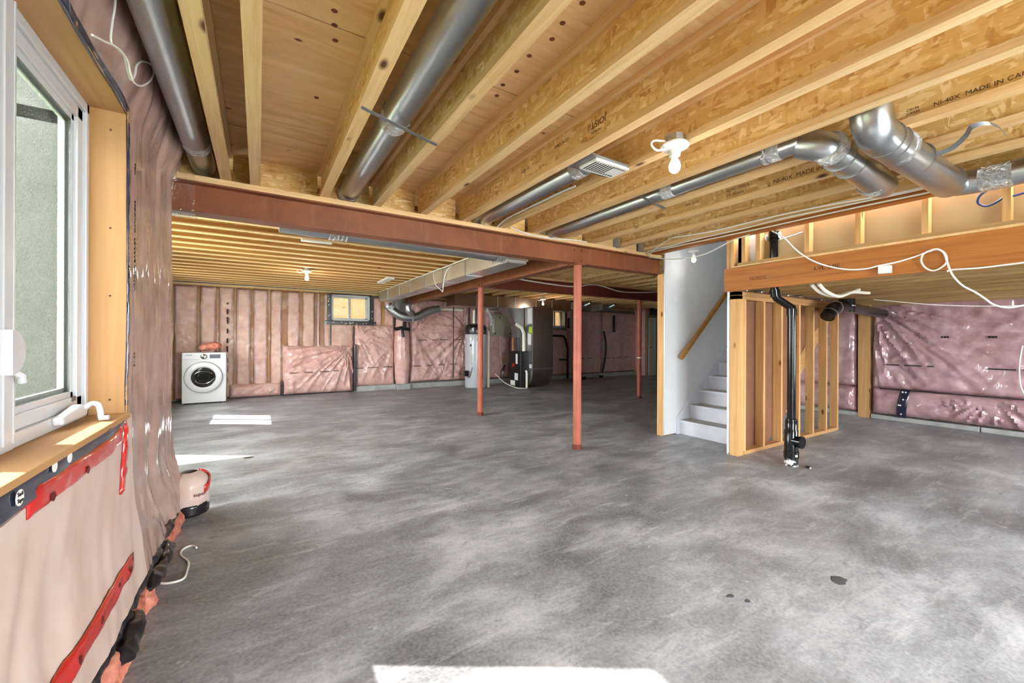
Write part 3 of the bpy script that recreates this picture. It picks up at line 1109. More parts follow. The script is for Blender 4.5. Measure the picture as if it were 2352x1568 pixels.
# ------------------------------------------------------------------ windows
def window1():
    t = thing('window_1', (-.6, 1.5, WZ0), 'white casement window in a clear pine liner at the left', 'window', kind='structure')
    xf, xb = -.485, -.665
    box('sill_board', xb, xf + .012, WY0 - .02, WY1, WZ0 - .022, WZ0, PINEY, t, bevel=.003)
    box('head_liner', xb, xf, WY0 - .02, WY1 + .018, WZ1, WZ1 + .018, PINEY, t)
    jb = MB().box(xb, xf, WY1, WY1 + .018, WZ0, WZ1).build('jamb_liner', PINEZ, t)
    box('jamb_liner', xb, xf, WY0 - .018, WY0, WZ0, WZ1, PINEZ, t)
    for z in (2.14, 1.72, 1.43, .985):
        MB().lathe([(.001, 0), (.004, 0), (.004, .002), (.001, .002)], (-.54, WY1 - .002, z), 8, 1).build('nail_hole', INKB, jb)
    # outer frame
    fo, fi = -.69, -.605
    fr = MB().box(fo, fi, WY0, WY1, WZ0, WZ0 + .045).box(fo, fi, WY0, WY1, WZ1 - .04, WZ1).box(fo, fi, WY0, WY0 + .04, WZ0, WZ1).box(fo, fi, WY1 - .03, WY1, WZ0, WZ1).box(fo, fi + .004, 1.665, 1.765, WZ0, WZ1)
    frame = fr.build('frame', VINYL, t, bevel=.004)
    box('frame_bead', fi, fi + .008, 1.700, 1.712, WZ0 + .02, WZ1, VINYL, frame)
    box('frame_bead', fi, fi + .006, 1.758, 1.766, WZ0 + .02, WZ1, VINYL, frame)

    def sash(y0, y1):
        s = MB()
        for x0, x1, wd in ((-.672, -.618, .05), (-.66, -.630, .075), (-.655, -.642, .095)):
            a, b, z0, z1 = y0, y1, WZ0 + .045, WZ1 - .04
            s.box(x0, x1, a, a + wd, z0, z1).box(x0, x1, b - wd, b, z0, z1).box(x0, x1, a, b, z0, z0 + wd * .9).box(x0, x1, a, b, z1 - wd * .9, z1)
        so = s.build('sash', VINYL, t, bevel=.003)
        box('pane', -.652, -.648, y0 + .08, y1 - .08, WZ0 + .11, WZ1 - .10, GLASS, so)
        box('insect_screen', -.632, -.631, y0 + .06, y1 - .06, WZ0 + .10, WZ1 - .09, SCREEN, so)
        return so
    s2 = sash(1.77, 2.36)
    sash(.66, 1.66)
    # lock: half-round plate and lever
    pts = [(1.690, 1.145)] + [(1.690 + .075 * math.cos(a), 1.208 + .063 * math.sin(a)) for a in [math.pi * (k / 14 - .5) for k in range(15)]] + [(1.690, 1.272)]
    lk = MB().prism(pts, 0, -.602, -.578).build('lock_plate', VINYL, t, bevel=.006)
    MB().tube([(-.590, 1.735, 1.150), (-.578, 1.742, 1.138), (-.578, 1.743, 1.118)], .009, 8).build('lock_lever', VINYL, lk, smooth=True)
    # crank
    bs = MB().prism([(2.03, WZ0 + .018), (2.03, WZ0 + .045), (2.20, WZ0 + .07), (2.27, WZ0 + .06), (2.27, WZ0 + .018)], 0, -.606, -.575).build('crank_cover', VINYL, t, bevel=.008)
    MB().tube(spline([(-.575, 2.235, WZ0 + .05), (-.555, 2.235, WZ0 + .066), (-.535, 2.225, WZ0 + .06), (-.524, 2.205, WZ0 + .035), (-.520, 2.195, WZ0 + .014)]), .010, 10).tube([(-.526, 2.195, WZ0 + .012), (-.497, 2.195, WZ0 + .012)], .010, 10).build('crank_handle', VINYL, bs, smooth=True)
    lb = box('rating_label', -.6185, -.6175, 2.255, 2.30, 1.00, 1.018, GREYP, s2)
    return t


window1()


def window_back(name, x0, x1, z0, z1, label, panelbg):
    t = thing(name, ((x0 + x1) / 2, YW, z0), label, 'window', kind='structure')
    y0, y1 = YW - .04, YW + .30
    m_ = MB().box(x0, x1, y0, y1, z0, z0 + .03).box(x0, x1, y0, y1, z1 - .03, z1).box(x0, x0 + .03, y0, y1, z0, z1).box(x1 - .03, x1, y0, y1, z0, z1)
    m_.build('liner', VINYL, t)
    ya = YW + .17
    a, b, c, d = x0 + .03, x1 - .03, z0 + .03, z1 - .03
    fr = MB().box(a, b, ya - .03, ya + .03, c, c + .035).box(a, b, ya - .03, ya + .03, d - .035, d).box(a, a + .035, ya - .03, ya + .03, c, d).box(b - .035, b, ya - .03, ya + .03, c, d)
    fr.build('frame', VINYL, t)
    xm = (a + b) / 2
    mu = box('meeting_stile', xm - .025, xm + .025, ya - .035, ya + .035, c, d, VINYL, t)
    box('latch', xm - .02, xm + .005, ya - .05, ya - .035, (c + d) / 2 - .04, (c + d) / 2 + .03, VINYL, mu)
    box('pane', a + .02, xm, ya - .003, ya + .003, c + .02, d - .02, GLASS, t)
    box('pane', xm, b - .02, ya + .01, ya + .016, c + .02, d - .02, GLASS, t)
    return t


w2 = window_back('window_2', 1.44, 2.30, 1.68, 2.29, 'small white slider window framed in black tape on the far wall', 1)
mb = MB()
random.seed(21)
T = .075
for a, b, c, d in ((1.345, 1.425, 1.66, 2.30), (2.315, 2.385, 1.64, 2.27), (1.28, 2.44, 1.585, 1.665), (1.42, 2.34, 2.285, 2.31)):
    mb.box(a, b, YW - .085, YW - .04, c, d)
tpw = mb.build('black_tape', BLKT, w2, bevel=.008)
for k in range(26):
    side = random.choice('lrbbb')
    if side == 'l':
        p = (random.uniform(1.355, 1.415), random.uniform(1.68, 2.28))
    elif side == 'r':
        p = (random.uniform(2.325, 2.375), random.uniform(1.66, 2.25))
    else:
        p = (random.uniform(1.3, 2.42), random.uniform(1.6, 1.65))
    MB().lathe([(.001, 0), (.011, 0), (.011, .004), (.001, .004)], (p[0], YW - .089, p[1]), 8, 1).build('tape_roundel', LABEL, tpw)
window_back('window_6', 7.80, 8.42, 1.64, 2.20, 'small white window beside the tall return duct', 0)
box('black_tape', 8.44, 8.50, YW - .15, YW - .09, 1.62, 1.95, BLKT, bpy.data.objects['window_6'])
# timber-lined window wells outside the small windows, with unseen covers added to shade them
for x0, x1, lab in ((1.0, 2.9, 'honey coloured board lining of the window well behind the taped window'), (7.4, 9.0, 'board lining of the window well behind the right hand small window')):
    t = thing('window_well', ((x0 + x1) / 2, 11.6, .9), lab, 'window well')
    for k in range(7):
        z = .9 + k * .26
        box('board', x0, x1, 11.62, 11.66, z, z + .262, OUTW, t)
        box('side_board', x0 - .04, x0, 10.66, 11.66, z, z + .262, OUTW, t)
        box('side_board', x1, x1 + .04, 10.66, 11.66, z, z + .262, OUTW, t)
    box('gravel_bed', x0, x1, 10.66, 11.62, .86, .9, CURB, t)
    box('shade_cover', x0 - .04, x1 + .04, 10.84, 11.66, 2.72, 2.74, GALVD, t)  # added unseen to keep skylight off the lining boards

# ------------------------------------------------------------------ I-joists
def ijoist_y(xr, y0, y1, label, zb=ZJ, zt=ZD, fwid=.063, group=None):
    t = thing('floor_joist', (xr - fwid / 2, (y0 + y1) / 2, zb), label, 'joist', group)
    xc = xr - fwid / 2
    box('bottom_flange', xr - fwid, xr, y0, y1, zb, zb + .038, WY, t)
    box('top_flange', xr - fwid, xr, y0, y1, zt - .038, zt, WY, t)
    wb_ = box('web', xc - .005, xc + .005, y0, y1, zb + .038, zt - .038, OSB, t)
    return t, wb_


JG = 'I-joists over the near room'
near = []
lab = {0: 'first I-joist out from the left window wall, beside the round duct', 1: 'second I-joist from the left wall, with an open plywood bay beside it'}
ijoist_y(-.168, -1.7, 3.645, lab[0], group=JG)
ijoist_y(.007, -1.7, 3.645, lab[1], group=JG)
notes = ['left of the long silver duct', 'right of the long silver duct', 'with knotty plywood before it', 'left of the ceiling register', 'right of the ceiling register, beside the bulb',
         'left of the narrow duct', 'under the two duct elbows', 'with wires beyond', 'beside the metal hangers', 'last before the orange header']
for k in range(10):
    xr = .467 + .406 * k
    y1 = 3.645 if k < 8 else 3.50
    t, web = ijoist_y(xr, -1.7, y1, ORD[k + 2] + ' I-joist from the left wall, ' + notes[k], group=JG)
    near.append((t, web, xr))
# stamped lettering on the webs
def stamp(k, s, y, z, size, flip=False, mat=INKB):
    t, web, xr = near[k]
    x = xr - .0315 - .0058
    if flip:
        text_mesh('stamped_lettering', s, size, (x, y, z), (0, 1, 0), (0, 0, -1), mat, web, .0004)
    else:
        text_mesh('stamped_lettering', s, size, (x, y, z), (0, -1, 0), (0, 0, 1), mat, web, .0004)


stamp(6, 'NI-40X  MADE IN CANADA', .62, 2.425, .030)
stamp(6, 'C0156', .72, 2.445, .018)
stamp(6, 'CA035', .72, 2.425, .018)
stamp(7, 'NI-40X  MADE IN CANADA', 1.56, 2.425, .042)
stamp(7, 'CCMC 13032-R', 1.92, 2.47, .028)
stamp(7, 'CE  09/0056', 1.92, 2.43, .028)
stamp(7, 'APA  EC0C', 2.30, 2.46, .028)
stamp(7, 'JOIST', 2.62, 2.43, .042)
stamp(3, 'JOIST//', 1.66, 2.515, .052, True)
stamp(3, 'NI-40X', 2.42, 2.50, .036, True)
stamp(3, 'CCMC 13032', 1.98, 2.52, .026, True)
stamp(3, 'NORDIC', 1.70, 2.462, .022, True)

# rim blocks standing on the beam plate between the joists
xs = [-.55, -.231, -.056] + [.404 + .406 * k for k in range(8)]
xe = [-.168 - .063, .007 - .063] + [.467 + .406 * k - .063 for k in range(8)]
for a, b in zip([-.56, -.166, .009] + [.469 + .406 * k for k in range(7)], [-.233, -.058] + [.402 + .406 * k for k in range(8)]):
    tag(MB().box(a, b, 3.655, 3.675, ZJ, ZD).build('rim_block', OSB), 'strand board rim block on the red beam, at joist bay ' + ORD[len([o for o in bpy.data.objects if o.name.startswith('rim_block')]) - 1] + ' from the left', 'block', 'rim blocks over the beam')
# timber ledger and hangers at the right end of the beam
box('ledger', 3.33, 4.26, 3.52, 3.60, ZJ - .005, ZD - .003, WX, label='pale timber ledger above the right end of the red beam', cat='ledger')
for i, k in enumerate((8, 9)):
    xr = near[k][2]
    t = thing('joist_hanger', (xr - .03, 3.5, ZJ), ('metal joist hanger nearest the steel column line', 'metal joist hanger nearest the stair header')[i], 'hanger', 'joist hangers over the beam')
    box('seat', xr - .068, xr + .005, 3.43, 3.52, ZJ - .006, ZJ - .002, GALV, t)
    for s_ in (-.068, .002):
        box('side_strap', xr + s_, xr + s_ + .003, 3.43, 3.52, ZJ - .006, ZJ + .10, GALV, t)
    box('face_flange', xr - .10, xr + .04, 3.514, 3.52, ZJ + .0, ZJ + .1, GALV, t)

# stair header (laminated) and cripple wall above the dropped beam
box('stair_header', 4.255, 4.345, -1.7, 3.46, 2.345, ZD - .003, LVLY, label='orange laminated header along the stair opening', cat='beam')
box('stair_header', 4.36, 8.2, 3.475, 3.55, 2.37, ZD - .003, RAILX, label='orange laminated header at the top of the white stair wall', cat='beam')

JB = 'I-joists over the laundry side'
k = 0
y = 4.05
while y < 10.2:
    t = thing('floor_joist', (.8, y, ZJ), ORD[k] + ' joist behind the red beam, over the laundry side', 'joist', JB)
    box('bottom_flange', -1.5, 3.06, y, y + .055, ZJ + .012, ZJ + .05, SHADEX, t)
    box('lit_edge_strip', -1.5, 3.06, y - .004, y + .059, ZJ, ZJ + .012, LITX, t)  # pale strip stands in for the lit underside of the joist
    box('top_flange', -1.5, 3.06, y, y + .055, ZD - .04, ZD, SHADEX, t)
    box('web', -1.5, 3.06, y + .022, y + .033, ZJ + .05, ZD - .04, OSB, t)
    y += .335
    k += 1
JR = 'joists over the furnace side'
k = 0
x = 3.42
while x < 12.0:
    t = thing('floor_joist', (x, 7, ZJ), ORD[k] + ' joist right of the duct side beam, over the furnace side', 'joist', JR)
    box('bottom_flange', x, x + .063, 3.68, 10.25, ZJ, ZJ + .038, WY, t)
    box('top_flange', x, x + .063, 3.68, 10.25, ZD - .038, ZD, WY, t)
    box('web', x + .026, x + .037, 3.68, 10.25, ZJ + .038, ZD - .038, OSB, t)
    x += .406
    k += 1
JL = 'joists of the dropped ceiling'
k = 0
x = 4.508
while x < 8.3:
    box('low_joist', x, x + .04, -1.7, 2.43, ZL0 + .012, ZL1, LOWJ, label=ORD[k] + ' low joist behind the dropped orange beam', cat='joist', group=JL)
    x += .30
    k += 1


# ------------------------------------------------------------------ steel beams and columns
def ibeam(ax, c, a, b, label, mat, plate=True, name='steel_beam'):
    z0, z1 = BZ0, BZ1
    hw, tf, tw = .07, .012, .005
    prof = [(-hw, z0), (hw, z0), (hw, z0 + tf), (tw, z0 + tf), (tw, z1 - tf), (hw, z1 - tf), (hw, z1), (-hw, z1), (-hw, z1 - tf), (-tw, z1 - tf), (-tw, z0 + tf), (-hw, z0 + tf)]
    t = thing(name, ((a + b) / 2, c, z0) if ax == 0 else (c, (a + b) / 2, z0), label, 'beam')
    MB().prism([(p[0] + c, p[1]) for p in prof], ax, a, b).build('web_and_flanges', mat, t)
    if plate:
        if ax == 0:
            box('nailing_plate', a, b, c - .068, c + .068, z1, ZJ, WX, t)
        else:
            box('nailing_plate', c - .068, c + .068, a, b, z1, ZJ, WY, t)
    return t


b1 = ibeam(0, YB, -.58, 4.535, 'long red primed steel beam crossing under the near joists', BEAMR)
b2 = ibeam(1, 3.115, 3.66, 10.05, 'red steel beam running back beside the rectangular duct', BEAMR)
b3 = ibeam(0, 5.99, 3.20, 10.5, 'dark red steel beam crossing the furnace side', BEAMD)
for x in (3.06, 3.17):
    for z in (2.16, 2.28):
        MB().lathe([(.001, 0), (.014, 0), (.014, -.012), (.001, -.012)], (x, YB - .006, z), 8, 1).build('bolt', BEAMR, b1)
for y in (5.94, 6.04):
    for z in (2.16, 2.28):
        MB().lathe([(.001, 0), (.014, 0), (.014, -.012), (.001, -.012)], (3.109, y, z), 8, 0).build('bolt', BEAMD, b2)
sl = MB().tube([(-.60, YB, 2.235), (-.47, YB, 2.235)], [.16, .15], 16)
sl.v = [(x, y, min(z, 2.368)) for x, y, z in sl.v]
mbs = MB()
P = []
for i in range(9):
    x = -.52 + .15 * i / 8
    row = []
    for (dy, z) in ((-.075, 2.375), (-.085, 2.30), (-.08, 2.2), (-.085, 2.10), (.0, 2.098), (.085, 2.10), (.08, 2.2), (.085, 2.3)):
        row.append((x, YB + dy + .008 * fbm(x * 20, z * 12, dy * 9, 2), z + .006 * fbm(x * 17, dy * 20, z, 2)))
    row.append(row[0])
    P.append(row)
mbs.grid(P)
fs = mbs.build('film_sleeve', FILM, b1, smooth=True)
fs['label'] = 'clear film wrapped round the end of the beam'


def column(x, y, label):
    t = thing('steel_column', (x, y, 0), label, 'column', 'red steel columns')
    MB().lathe([(.047, 0), (.047, BZ0 - .01)], (x, y, 0), 24).build('shaft', COLR, t, smooth=True)
    box('top_plate', x - .07, x + .07, y - .06, y + .06, BZ0 - .012, BZ0, BEAMR, t)
    MB().lathe([(.052, 0), (.052, .05), (.047, .055)], (x, y, 0), 20).build('screw_collar', BEAMD, t, smooth=True)
    return t


column(3.112, YB, 'red steel column nearest the viewer, under the long beam')
column(3.115, 5.99, 'red steel column under the junction of the two rear beams')
c3 = column(6.965, 6.0, 'red steel column farthest right, beside the white stair wall')
MB().lathe([(.05, 0), (.05, .025)], (6.965, 6.0, .86), 20).build('tape_band', LABEL, c3)


# ------------------------------------------------------------------ ducts
def duct_y(name, x, z, r, y0, y1, label, seam=(), foil_at=(), mat=GALV, collar=True):
    t = thing(name, (x, (y0 + y1) / 2, z - r), label, 'duct')
    MB().tube([(x, y0, z), (x, y1, z)], r, 32).build('pipe', mat, t, smooth=True)
    for y in seam:
        MB().tube([(x, y - .006, z), (x, y + .006, z)], r + .003, 32).build('joint', GALVD, t, smooth=True)
    for y in foil_at:
        mb = MB().tube([(x, y - .05 + .0125 * i, z) for i in range(9)], [r + .003 + .0025 * math.sin(i * 2.1) for i in range(9)], 32)
        mb.v = [(a + .002 * fbm(a * 60, b * 60, c * 60, 2), b + .01 * fbm(a * 30, 3, c * 30, 2), c + .002 * fbm(c * 60, b * 60, a * 60, 2)) for a, b, c in mb.v]
        mb.build('foil_tape', FOIL, t, smooth=True)
    return t


d0 = duct_y('round_duct', -.335, 2.468, .072, -1.7, 3.60, 'round galvanised duct hugging the film of the left wall', seam=(3.18,), foil_at=(3.19,))
d1_ = duct_y('round_duct', .632, 2.462, 0.075, -1.7, 3.650, 'large round galvanised duct in the second open bay', seam=(2.2, .9), foil_at=(2.24, 3.59))
d2_ = duct_y('round_duct', 1.858, 2.425, 0.066, 2.05, 3.650, 'short round duct feeding the ceiling register', foil_at=(2.12, 3.59))
d3_ = duct_y('round_duct', 2.675, 2.405, 0.058, 1.12, 3.650, 'thin long round duct beyond the bare bulb', seam=(2.08, 1.3), foil_at=(2.02, 1.28, 3.59))
st = MB().hexa([(.415, 2.03, 2.360), (.415, 2.055, 2.360), (.865, 2.225, 2.360), (.865, 2.20, 2.360), (.415, 2.03, 2.363), (.415, 2.055, 2.363), (.865, 2.225, 2.363), (.865, 2.20, 2.363)])
st.build('hanger_strap', GALVD, d1_)
st = MB().hexa([(2.47, 2.12, 2.355), (2.47, 2.15, 2.355), (2.90, 2.25, 2.355), (2.90, 2.22, 2.355), (2.47, 2.12, 2.358), (2.47, 2.15, 2.358), (2.90, 2.25, 2.358), (2.90, 2.22, 2.358)])
st.build('hanger_strap', GALVD, d3_)


def elbow_pts(p0, p1, p2, n=5, r=.12):
    """polyline p0-p1-p2 with a rounded corner of n gores"""
    p0, p1, p2 = Vector(p0), Vector(p1), Vector(p2)
    a = p1 + (p0 - p1).normalized() * r
    b = p1 + (p2 - p1).normalized() * r
    out = [p0]
    for i in range(n + 1):
        t = i / n
        out.append((a * (1 - t) + p1 * t) * (1 - t) + (p1 * (1 - t) + b * t) * t)
    out.append(p2)
    return out


def bent_duct(name, paths, r, label, rings=(), foils=(), mat=GALV):
    t = thing(name, tuple(Vector(paths[0][0]) - Vector((0, 0, r))), label, 'duct')
    for p in paths:
        MB().tube(p, r, 32).build('pipe', mat, t, smooth=True)
    for a, b in rings:
        MB().tube([a, b], r + .004, 32).build('joint', GALVD, t, smooth=True)
    for a, b in foils:
        a, b = Vector(a), Vector(b)
        mb = MB().tube([a + (b - a) * i / 8 for i in range(9)], [r + .003 + .003 * math.sin(i * 2.3) for i in range(9)], 32)
        mb.v = [(q[0] + .002 * fbm(q[0] * 60, q[1] * 60, q[2] * 60, 2), q[1] + .002 * fbm(q[1] * 60, q[0] * 60, q[2] * 60, 2), q[2] + .002 * fbm(q[2] * 60, q[1] * 60, q[0] * 60, 2)) for q in mb.v]
        mb.build('foil_tape', FOIL, t, smooth=True)
    return t


E1 = elbow_pts((2.70, 1.13, 2.40), (2.72, 1.0, 2.335), (3.52, 1.02, 2.30), 4, .09)
bent_duct('duct_elbow', [E1, elbow_pts((3.52, 1.02, 2.30), (3.64, 1.02, 2.30), (3.65, 1.10, 2.42), 4, .09)], .082, 'left galvanised elbow duct dropping below the joists',
          rings=((Vector((2.86, 1.006, 2.322)), Vector((2.872, 1.006, 2.3215))), (Vector((3.02, 1.012, 2.317)), Vector((3.032, 1.012, 2.3165)))),
          foils=((Vector((3.42, 1.028, 2.302)), Vector((3.50, 1.03, 2.30))), (Vector((2.70, 1.0, 2.335)), Vector((2.76, 1.003, 2.328)))))
E2 = elbow_pts((2.63, .80, 2.50), (2.63, .79, 2.31), (3.86, .76, 2.285), 4, .12)
e2 = bent_duct('duct_elbow', [E2], .086, 'right galvanised elbow duct joining the pipe along the orange header',
               rings=((Vector((2.78, .785, 2.309)), Vector((2.792, .785, 2.309))), (Vector((2.86, .78, 2.309)), Vector((2.872, .78, 2.309))), (Vector((3.22, .772, 2.304)), Vector((3.24, .772, 2.304))), (Vector((3.80, .76, 2.296)), Vector((3.815, .76, 2.296)))),
               foils=((Vector((2.95, .777, 2.308)), Vector((2.99, .777, 2.308))),))
MB().tube(elbow_pts((3.84, .76, 2.295), (3.955, .755, 2.294), (3.955, .50, 2.294), 4, .1) + [(3.955, -1.7, 2.294)], .078, 32).build('pipe', GALV, e2, smooth=True)
ft = MB().tube([(3.955, .64 - .02 * i, 2.294) for i in range(8)], [.082 + .003 * math.sin(i * 2.3) for i in range(8)], 32)
ft.v = [(q[0] + .003 * fbm(q[0] * 50, q[1] * 50, q[2] * 50, 2), q[1], q[2] + .003 * fbm(q[2] * 50, q[1] * 50, q[0] * 50, 2)) for q in ft.v]
ft.build('foil_tape', FOIL, e2, smooth=True)
# dangling strap from the right-hand elbow
sp_ = spline([(3.23, .69, 2.30), (3.22, .62, 2.31), (3.16, .56, 2.335), (3.10, .53, 2.35), (3.12, .48, 2.352), (3.20, .45, 2.34), (3.28, .44, 2.318)], 5)
P = [[tuple(p + Vector((-.012, 0, 0)) + Vector((0, .004, .008))), tuple(p + Vector((.012, 0, 0)) - Vector((0, .004, .008)))] for p in sp_]
o = MB().grid(P).build('hanger_strap', GALVD, e2)
o.modifiers.new('t', 'SOLIDIFY').thickness = .0015

# rectangular supply trunk beside beam 2
tr = thing('rectangular_duct', (2.70, 7, 2.148), 'shiny rectangular supply duct running back beside the red beam', 'duct')
TX0, TX1, TZ0, TZ1 = 2.45, 2.72, 2.148, 2.362
MB().box(TX0, TX1, 4.05, 10.0, TZ0, TZ1).build('duct_body', DUCTS, tr)
for y in (9.2, 8.32, 7.63, 6.78, 6.0, 5.18):
    box('seam', TX0 - .008, TX0, y - .012, y + .012, TZ0, TZ1, GALV, tr)
    box('seam', TX0, TX1, y - .012, y + .012, TZ0 - .006, TZ0, GALV, tr)
mb = MB().box(TX0 - .004, TX1 + .01, 4.03, 4.4, TZ0 + .03, TZ1)
mb.build('foil_tape', FOIL, tr)
# wooden strap line and cable along the top of the trunk
mb = MB().tube([(2.40, 4.3 + .5 * i, 2.352 - .006 * (i % 2)) for i in range(12)], .008, 6)
tag(mb.build('cable', CABLE), 'white cable stapled along the top of the rectangular duct', 'cable')
mb = MB().tube(spline([(2.43, 6.35, 2.35), (2.43, 6.33, 2.25), (2.425, 6.22, 2.12), (2.42, 6.0, 2.02), (2.42, 5.93, 1.99), (2.42, 5.9, 2.1), (2.43, 5.85, 2.25), (2.44, 5.7, 2.35)]), .006, 6)
tag(mb.build('cable', CABLE), 'thin white cable loop drooping over the rectangular duct', 'cable')
# branch pipe behind the main beam
br = thing('branch_duct', (1.5, 4.02, 2.15), 'round branch duct tucked behind the long red beam', 'duct')
MB().tube([(.15, 4.10, 2.262), (2.445, 4.14, 2.245)], .085, 28).build('pipe', GALV, br, smooth=True)
for x in (.55, .62, 2.34):
    mb = MB().tube([(x + .012 * i, 4.105 + .017 * (x - .15), 2.262 - .0074 * (x - .15)) for i in range(8)], [.088 + .003 * math.sin(i * 2) for i in range(8)], 28)
    mb.build('foil_tape', FOIL, br, smooth=True)

# pale return box and the take-off elbows under the far end of the trunk
el = thing('duct_elbow', (3.0, 9.75, 1.65), 'curved galvanised elbow under the far end of the rectangular duct', 'duct')
MB().tube(spline([(2.62, 9.85, 2.06), (2.74, 9.8, 1.92), (2.92, 9.78, 1.80), (3.15, 9.78, 1.77), (3.38, 9.78, 1.82), (3.62, 9.78, 1.95), (3.9, 9.78, 2.02)], 4), .10, 24).build('pipe', GALVD, el, smooth=True)
MB().tube(spline([(3.10, 9.62, 2.16), (3.04, 9.6, 2.05), (3.06, 9.6, 1.92), (3.16, 9.62, 1.85)], 4), .075, 20).build('take_off', GALV, el, smooth=True)
box('support_strap', 3.16, 3.20, 9.66, 9.67, 1.68, 2.05, GALV, el)
MB().tube([(2.66, 9.83, 2.02), (2.72, 9.81, 1.95)], .105, 20).build('foil_tape', FOIL, el, smooth=True)

# ------------------------------------------------------------------ furnace corner
rd_ = thing('return_duct', (5.8, 9.3, 2.05), 'long rectangular return duct above the water heater', 'duct')
MB().box(4.0, 7.62, 9.05, 9.55, 2.07, 2.36).build('duct_body', RETN, rd_)
for x in (4.6, 5.2, 5.72, 6.4, 6.95):
    box('seam', x - .012, x + .012, 9.04, 9.05, 2.07, 2.36, GALV, rd_)
for k, x in enumerate((7.75, 8.75)):
    t = thing('duct_boot', (x, 9.2, 2.1), ('crumpled foil duct boot behind the near column', 'small foil duct boot by the far right ceiling')[k], 'duct', 'foil duct boots on the far ceiling')
    MB().hexa([(x - .12, 9.05, 2.12), (x + .12, 9.05, 2.18), (x + .12, 9.3, 2.18), (x - .12, 9.3, 2.12), (x - .12, 9.05, 2.33), (x + .12, 9.05, 2.33), (x + .12, 9.3, 2.33), (x - .12, 9.3, 2.33)]).build('boot', FOIL, t)
    MB().tube(elbow_pts((x + .1, 9.18, 2.26), (x + .42, 9.1, 2.25), (x + .5, 8.9, 2.33), 4, .1), .075, 18).build('pipe', GALV, t, smooth=True)

hx, hy = 4.80, 9.50
wh = thing('water_heater', (hx, hy, 0), 'tall grey water heater with a black domed top', 'water heater')
MB().lathe([(.24, .0), (.27, .02), (.275, .06), (.275, 1.36), (.27, 1.40)], (hx, hy, 0), 32).build('tank', HEATER, wh, smooth=True)
tp_ = MB().lathe([(.278, 1.38), (.285, 1.40), (.285, 1.56), (.25, 1.62), (.12, 1.66), (.06, 1.66)], (hx, hy, 0), 32).build('cap', BLACK, wh, smooth=True)
MB().lathe([(.001, 0), (.05, 0), (.05, -.01), (.001, -.01)], (hx - .18, hy - .222, 1.50), 14, 1).build('badge', LABEL, tp_)
for dx, z0, z1, wd in ((-.19, 1.22, 1.36, .06), (-.20, .60, 1.06, .10), (-.16, .30, .45, .05), (.02, 1.14, 1.24, .07), (-.03, .72, .82, .05)):
    yy = hy - math.sqrt(max(0, .275 ** 2 - dx * dx)) - .008
    MB().box(hx + dx - wd / 2, hx + dx + wd / 2, yy, yy + .014, z0, z1).build('label_sticker', LABEL, wh)
MB().lathe([(.001, 0), (.03, 0), (.03, -.012), (.001, -.012)], (hx - .22, hy - .165, 1.10), 10, 1).build('badge', INK, wh)
MB().tube([(hx - .08, hy - .295, 1.27), (hx - .05, hy - .305, .8), (hx + .03, hy - .32, .12)], .017, 8).build('drain_hose', BLUEH, wh, smooth=True)
MB().tube([(hx - .06, hy - .02, 1.62), (hx - .06, hy - .02, 2.0)], .035, 12).build('vent_pipe', PVC, wh, smooth=True)
MB().tube([(hx + .04, hy - .02, 1.62), (hx + .04, hy - .02, 2.05)], .05, 12).build('flue', BLACK, wh, smooth=True)
MB().tube([(hx + .16, hy, 1.6), (hx + .16, hy, 2.0)], .014, 8).build('supply_pipe', COPPER, wh, smooth=True)
MB().tube([(hx - .16, hy, 1.6), (hx - .16, hy + .05, 2.05)], .014, 8).build('supply_pipe', STEELP, wh, smooth=True)
box('gas_valve', hx - .40, hx - .29, hy - .18, hy - .08, .32, .46, BLACK, wh, bevel=.01)
MB().tube(spline([(hx - .35, hy - .13, .36), (hx - .31, hy - .28, .30), (hx - .22, hy - .26, .55)]), .008, 6).build('gas_tube', STEELP, wh, smooth=True)
MB().tube([(4.36, 9.9, .2), (4.36, 9.9, 2.1)], .014, 8)
tag(MB().tube([(4.33, 9.86, .25), (4.33, 9.86, 2.12)], .016, 8).build('gas_pipe', STEELP, smooth=True), 'thin dark vertical gas pipe left of the water heater', 'pipe')
tag(MB().tube([(5.135, 9.42, .0), (5.135, 9.42, 1.40), (5.12, 9.43, 1.47)], .035, 14).build('drain_pipe', PVC, smooth=True), 'white upright drain pipe right of the water heater', 'pipe')
tag(MB().tube([(3.98, 9.9, 2.03), (4.6, 9.88, 2.02)], .03, 12).build('drain_pipe', PVC, smooth=True), 'white pipe under the ceiling left of the water heater', 'pipe')
mb = MB().tube(spline([(5.05, 9.40, 2.06), (5.12, 9.38, 1.95), (5.18, 9.36, 1.8), (5.17, 9.36, 1.62)], 6), [.05 + .008 * (i % 2) for i in range(19)], 14)
tag(mb.build('flexible_duct', FOIL, smooth=True), 'crinkled silver flexible duct beside the water heater', 'duct')

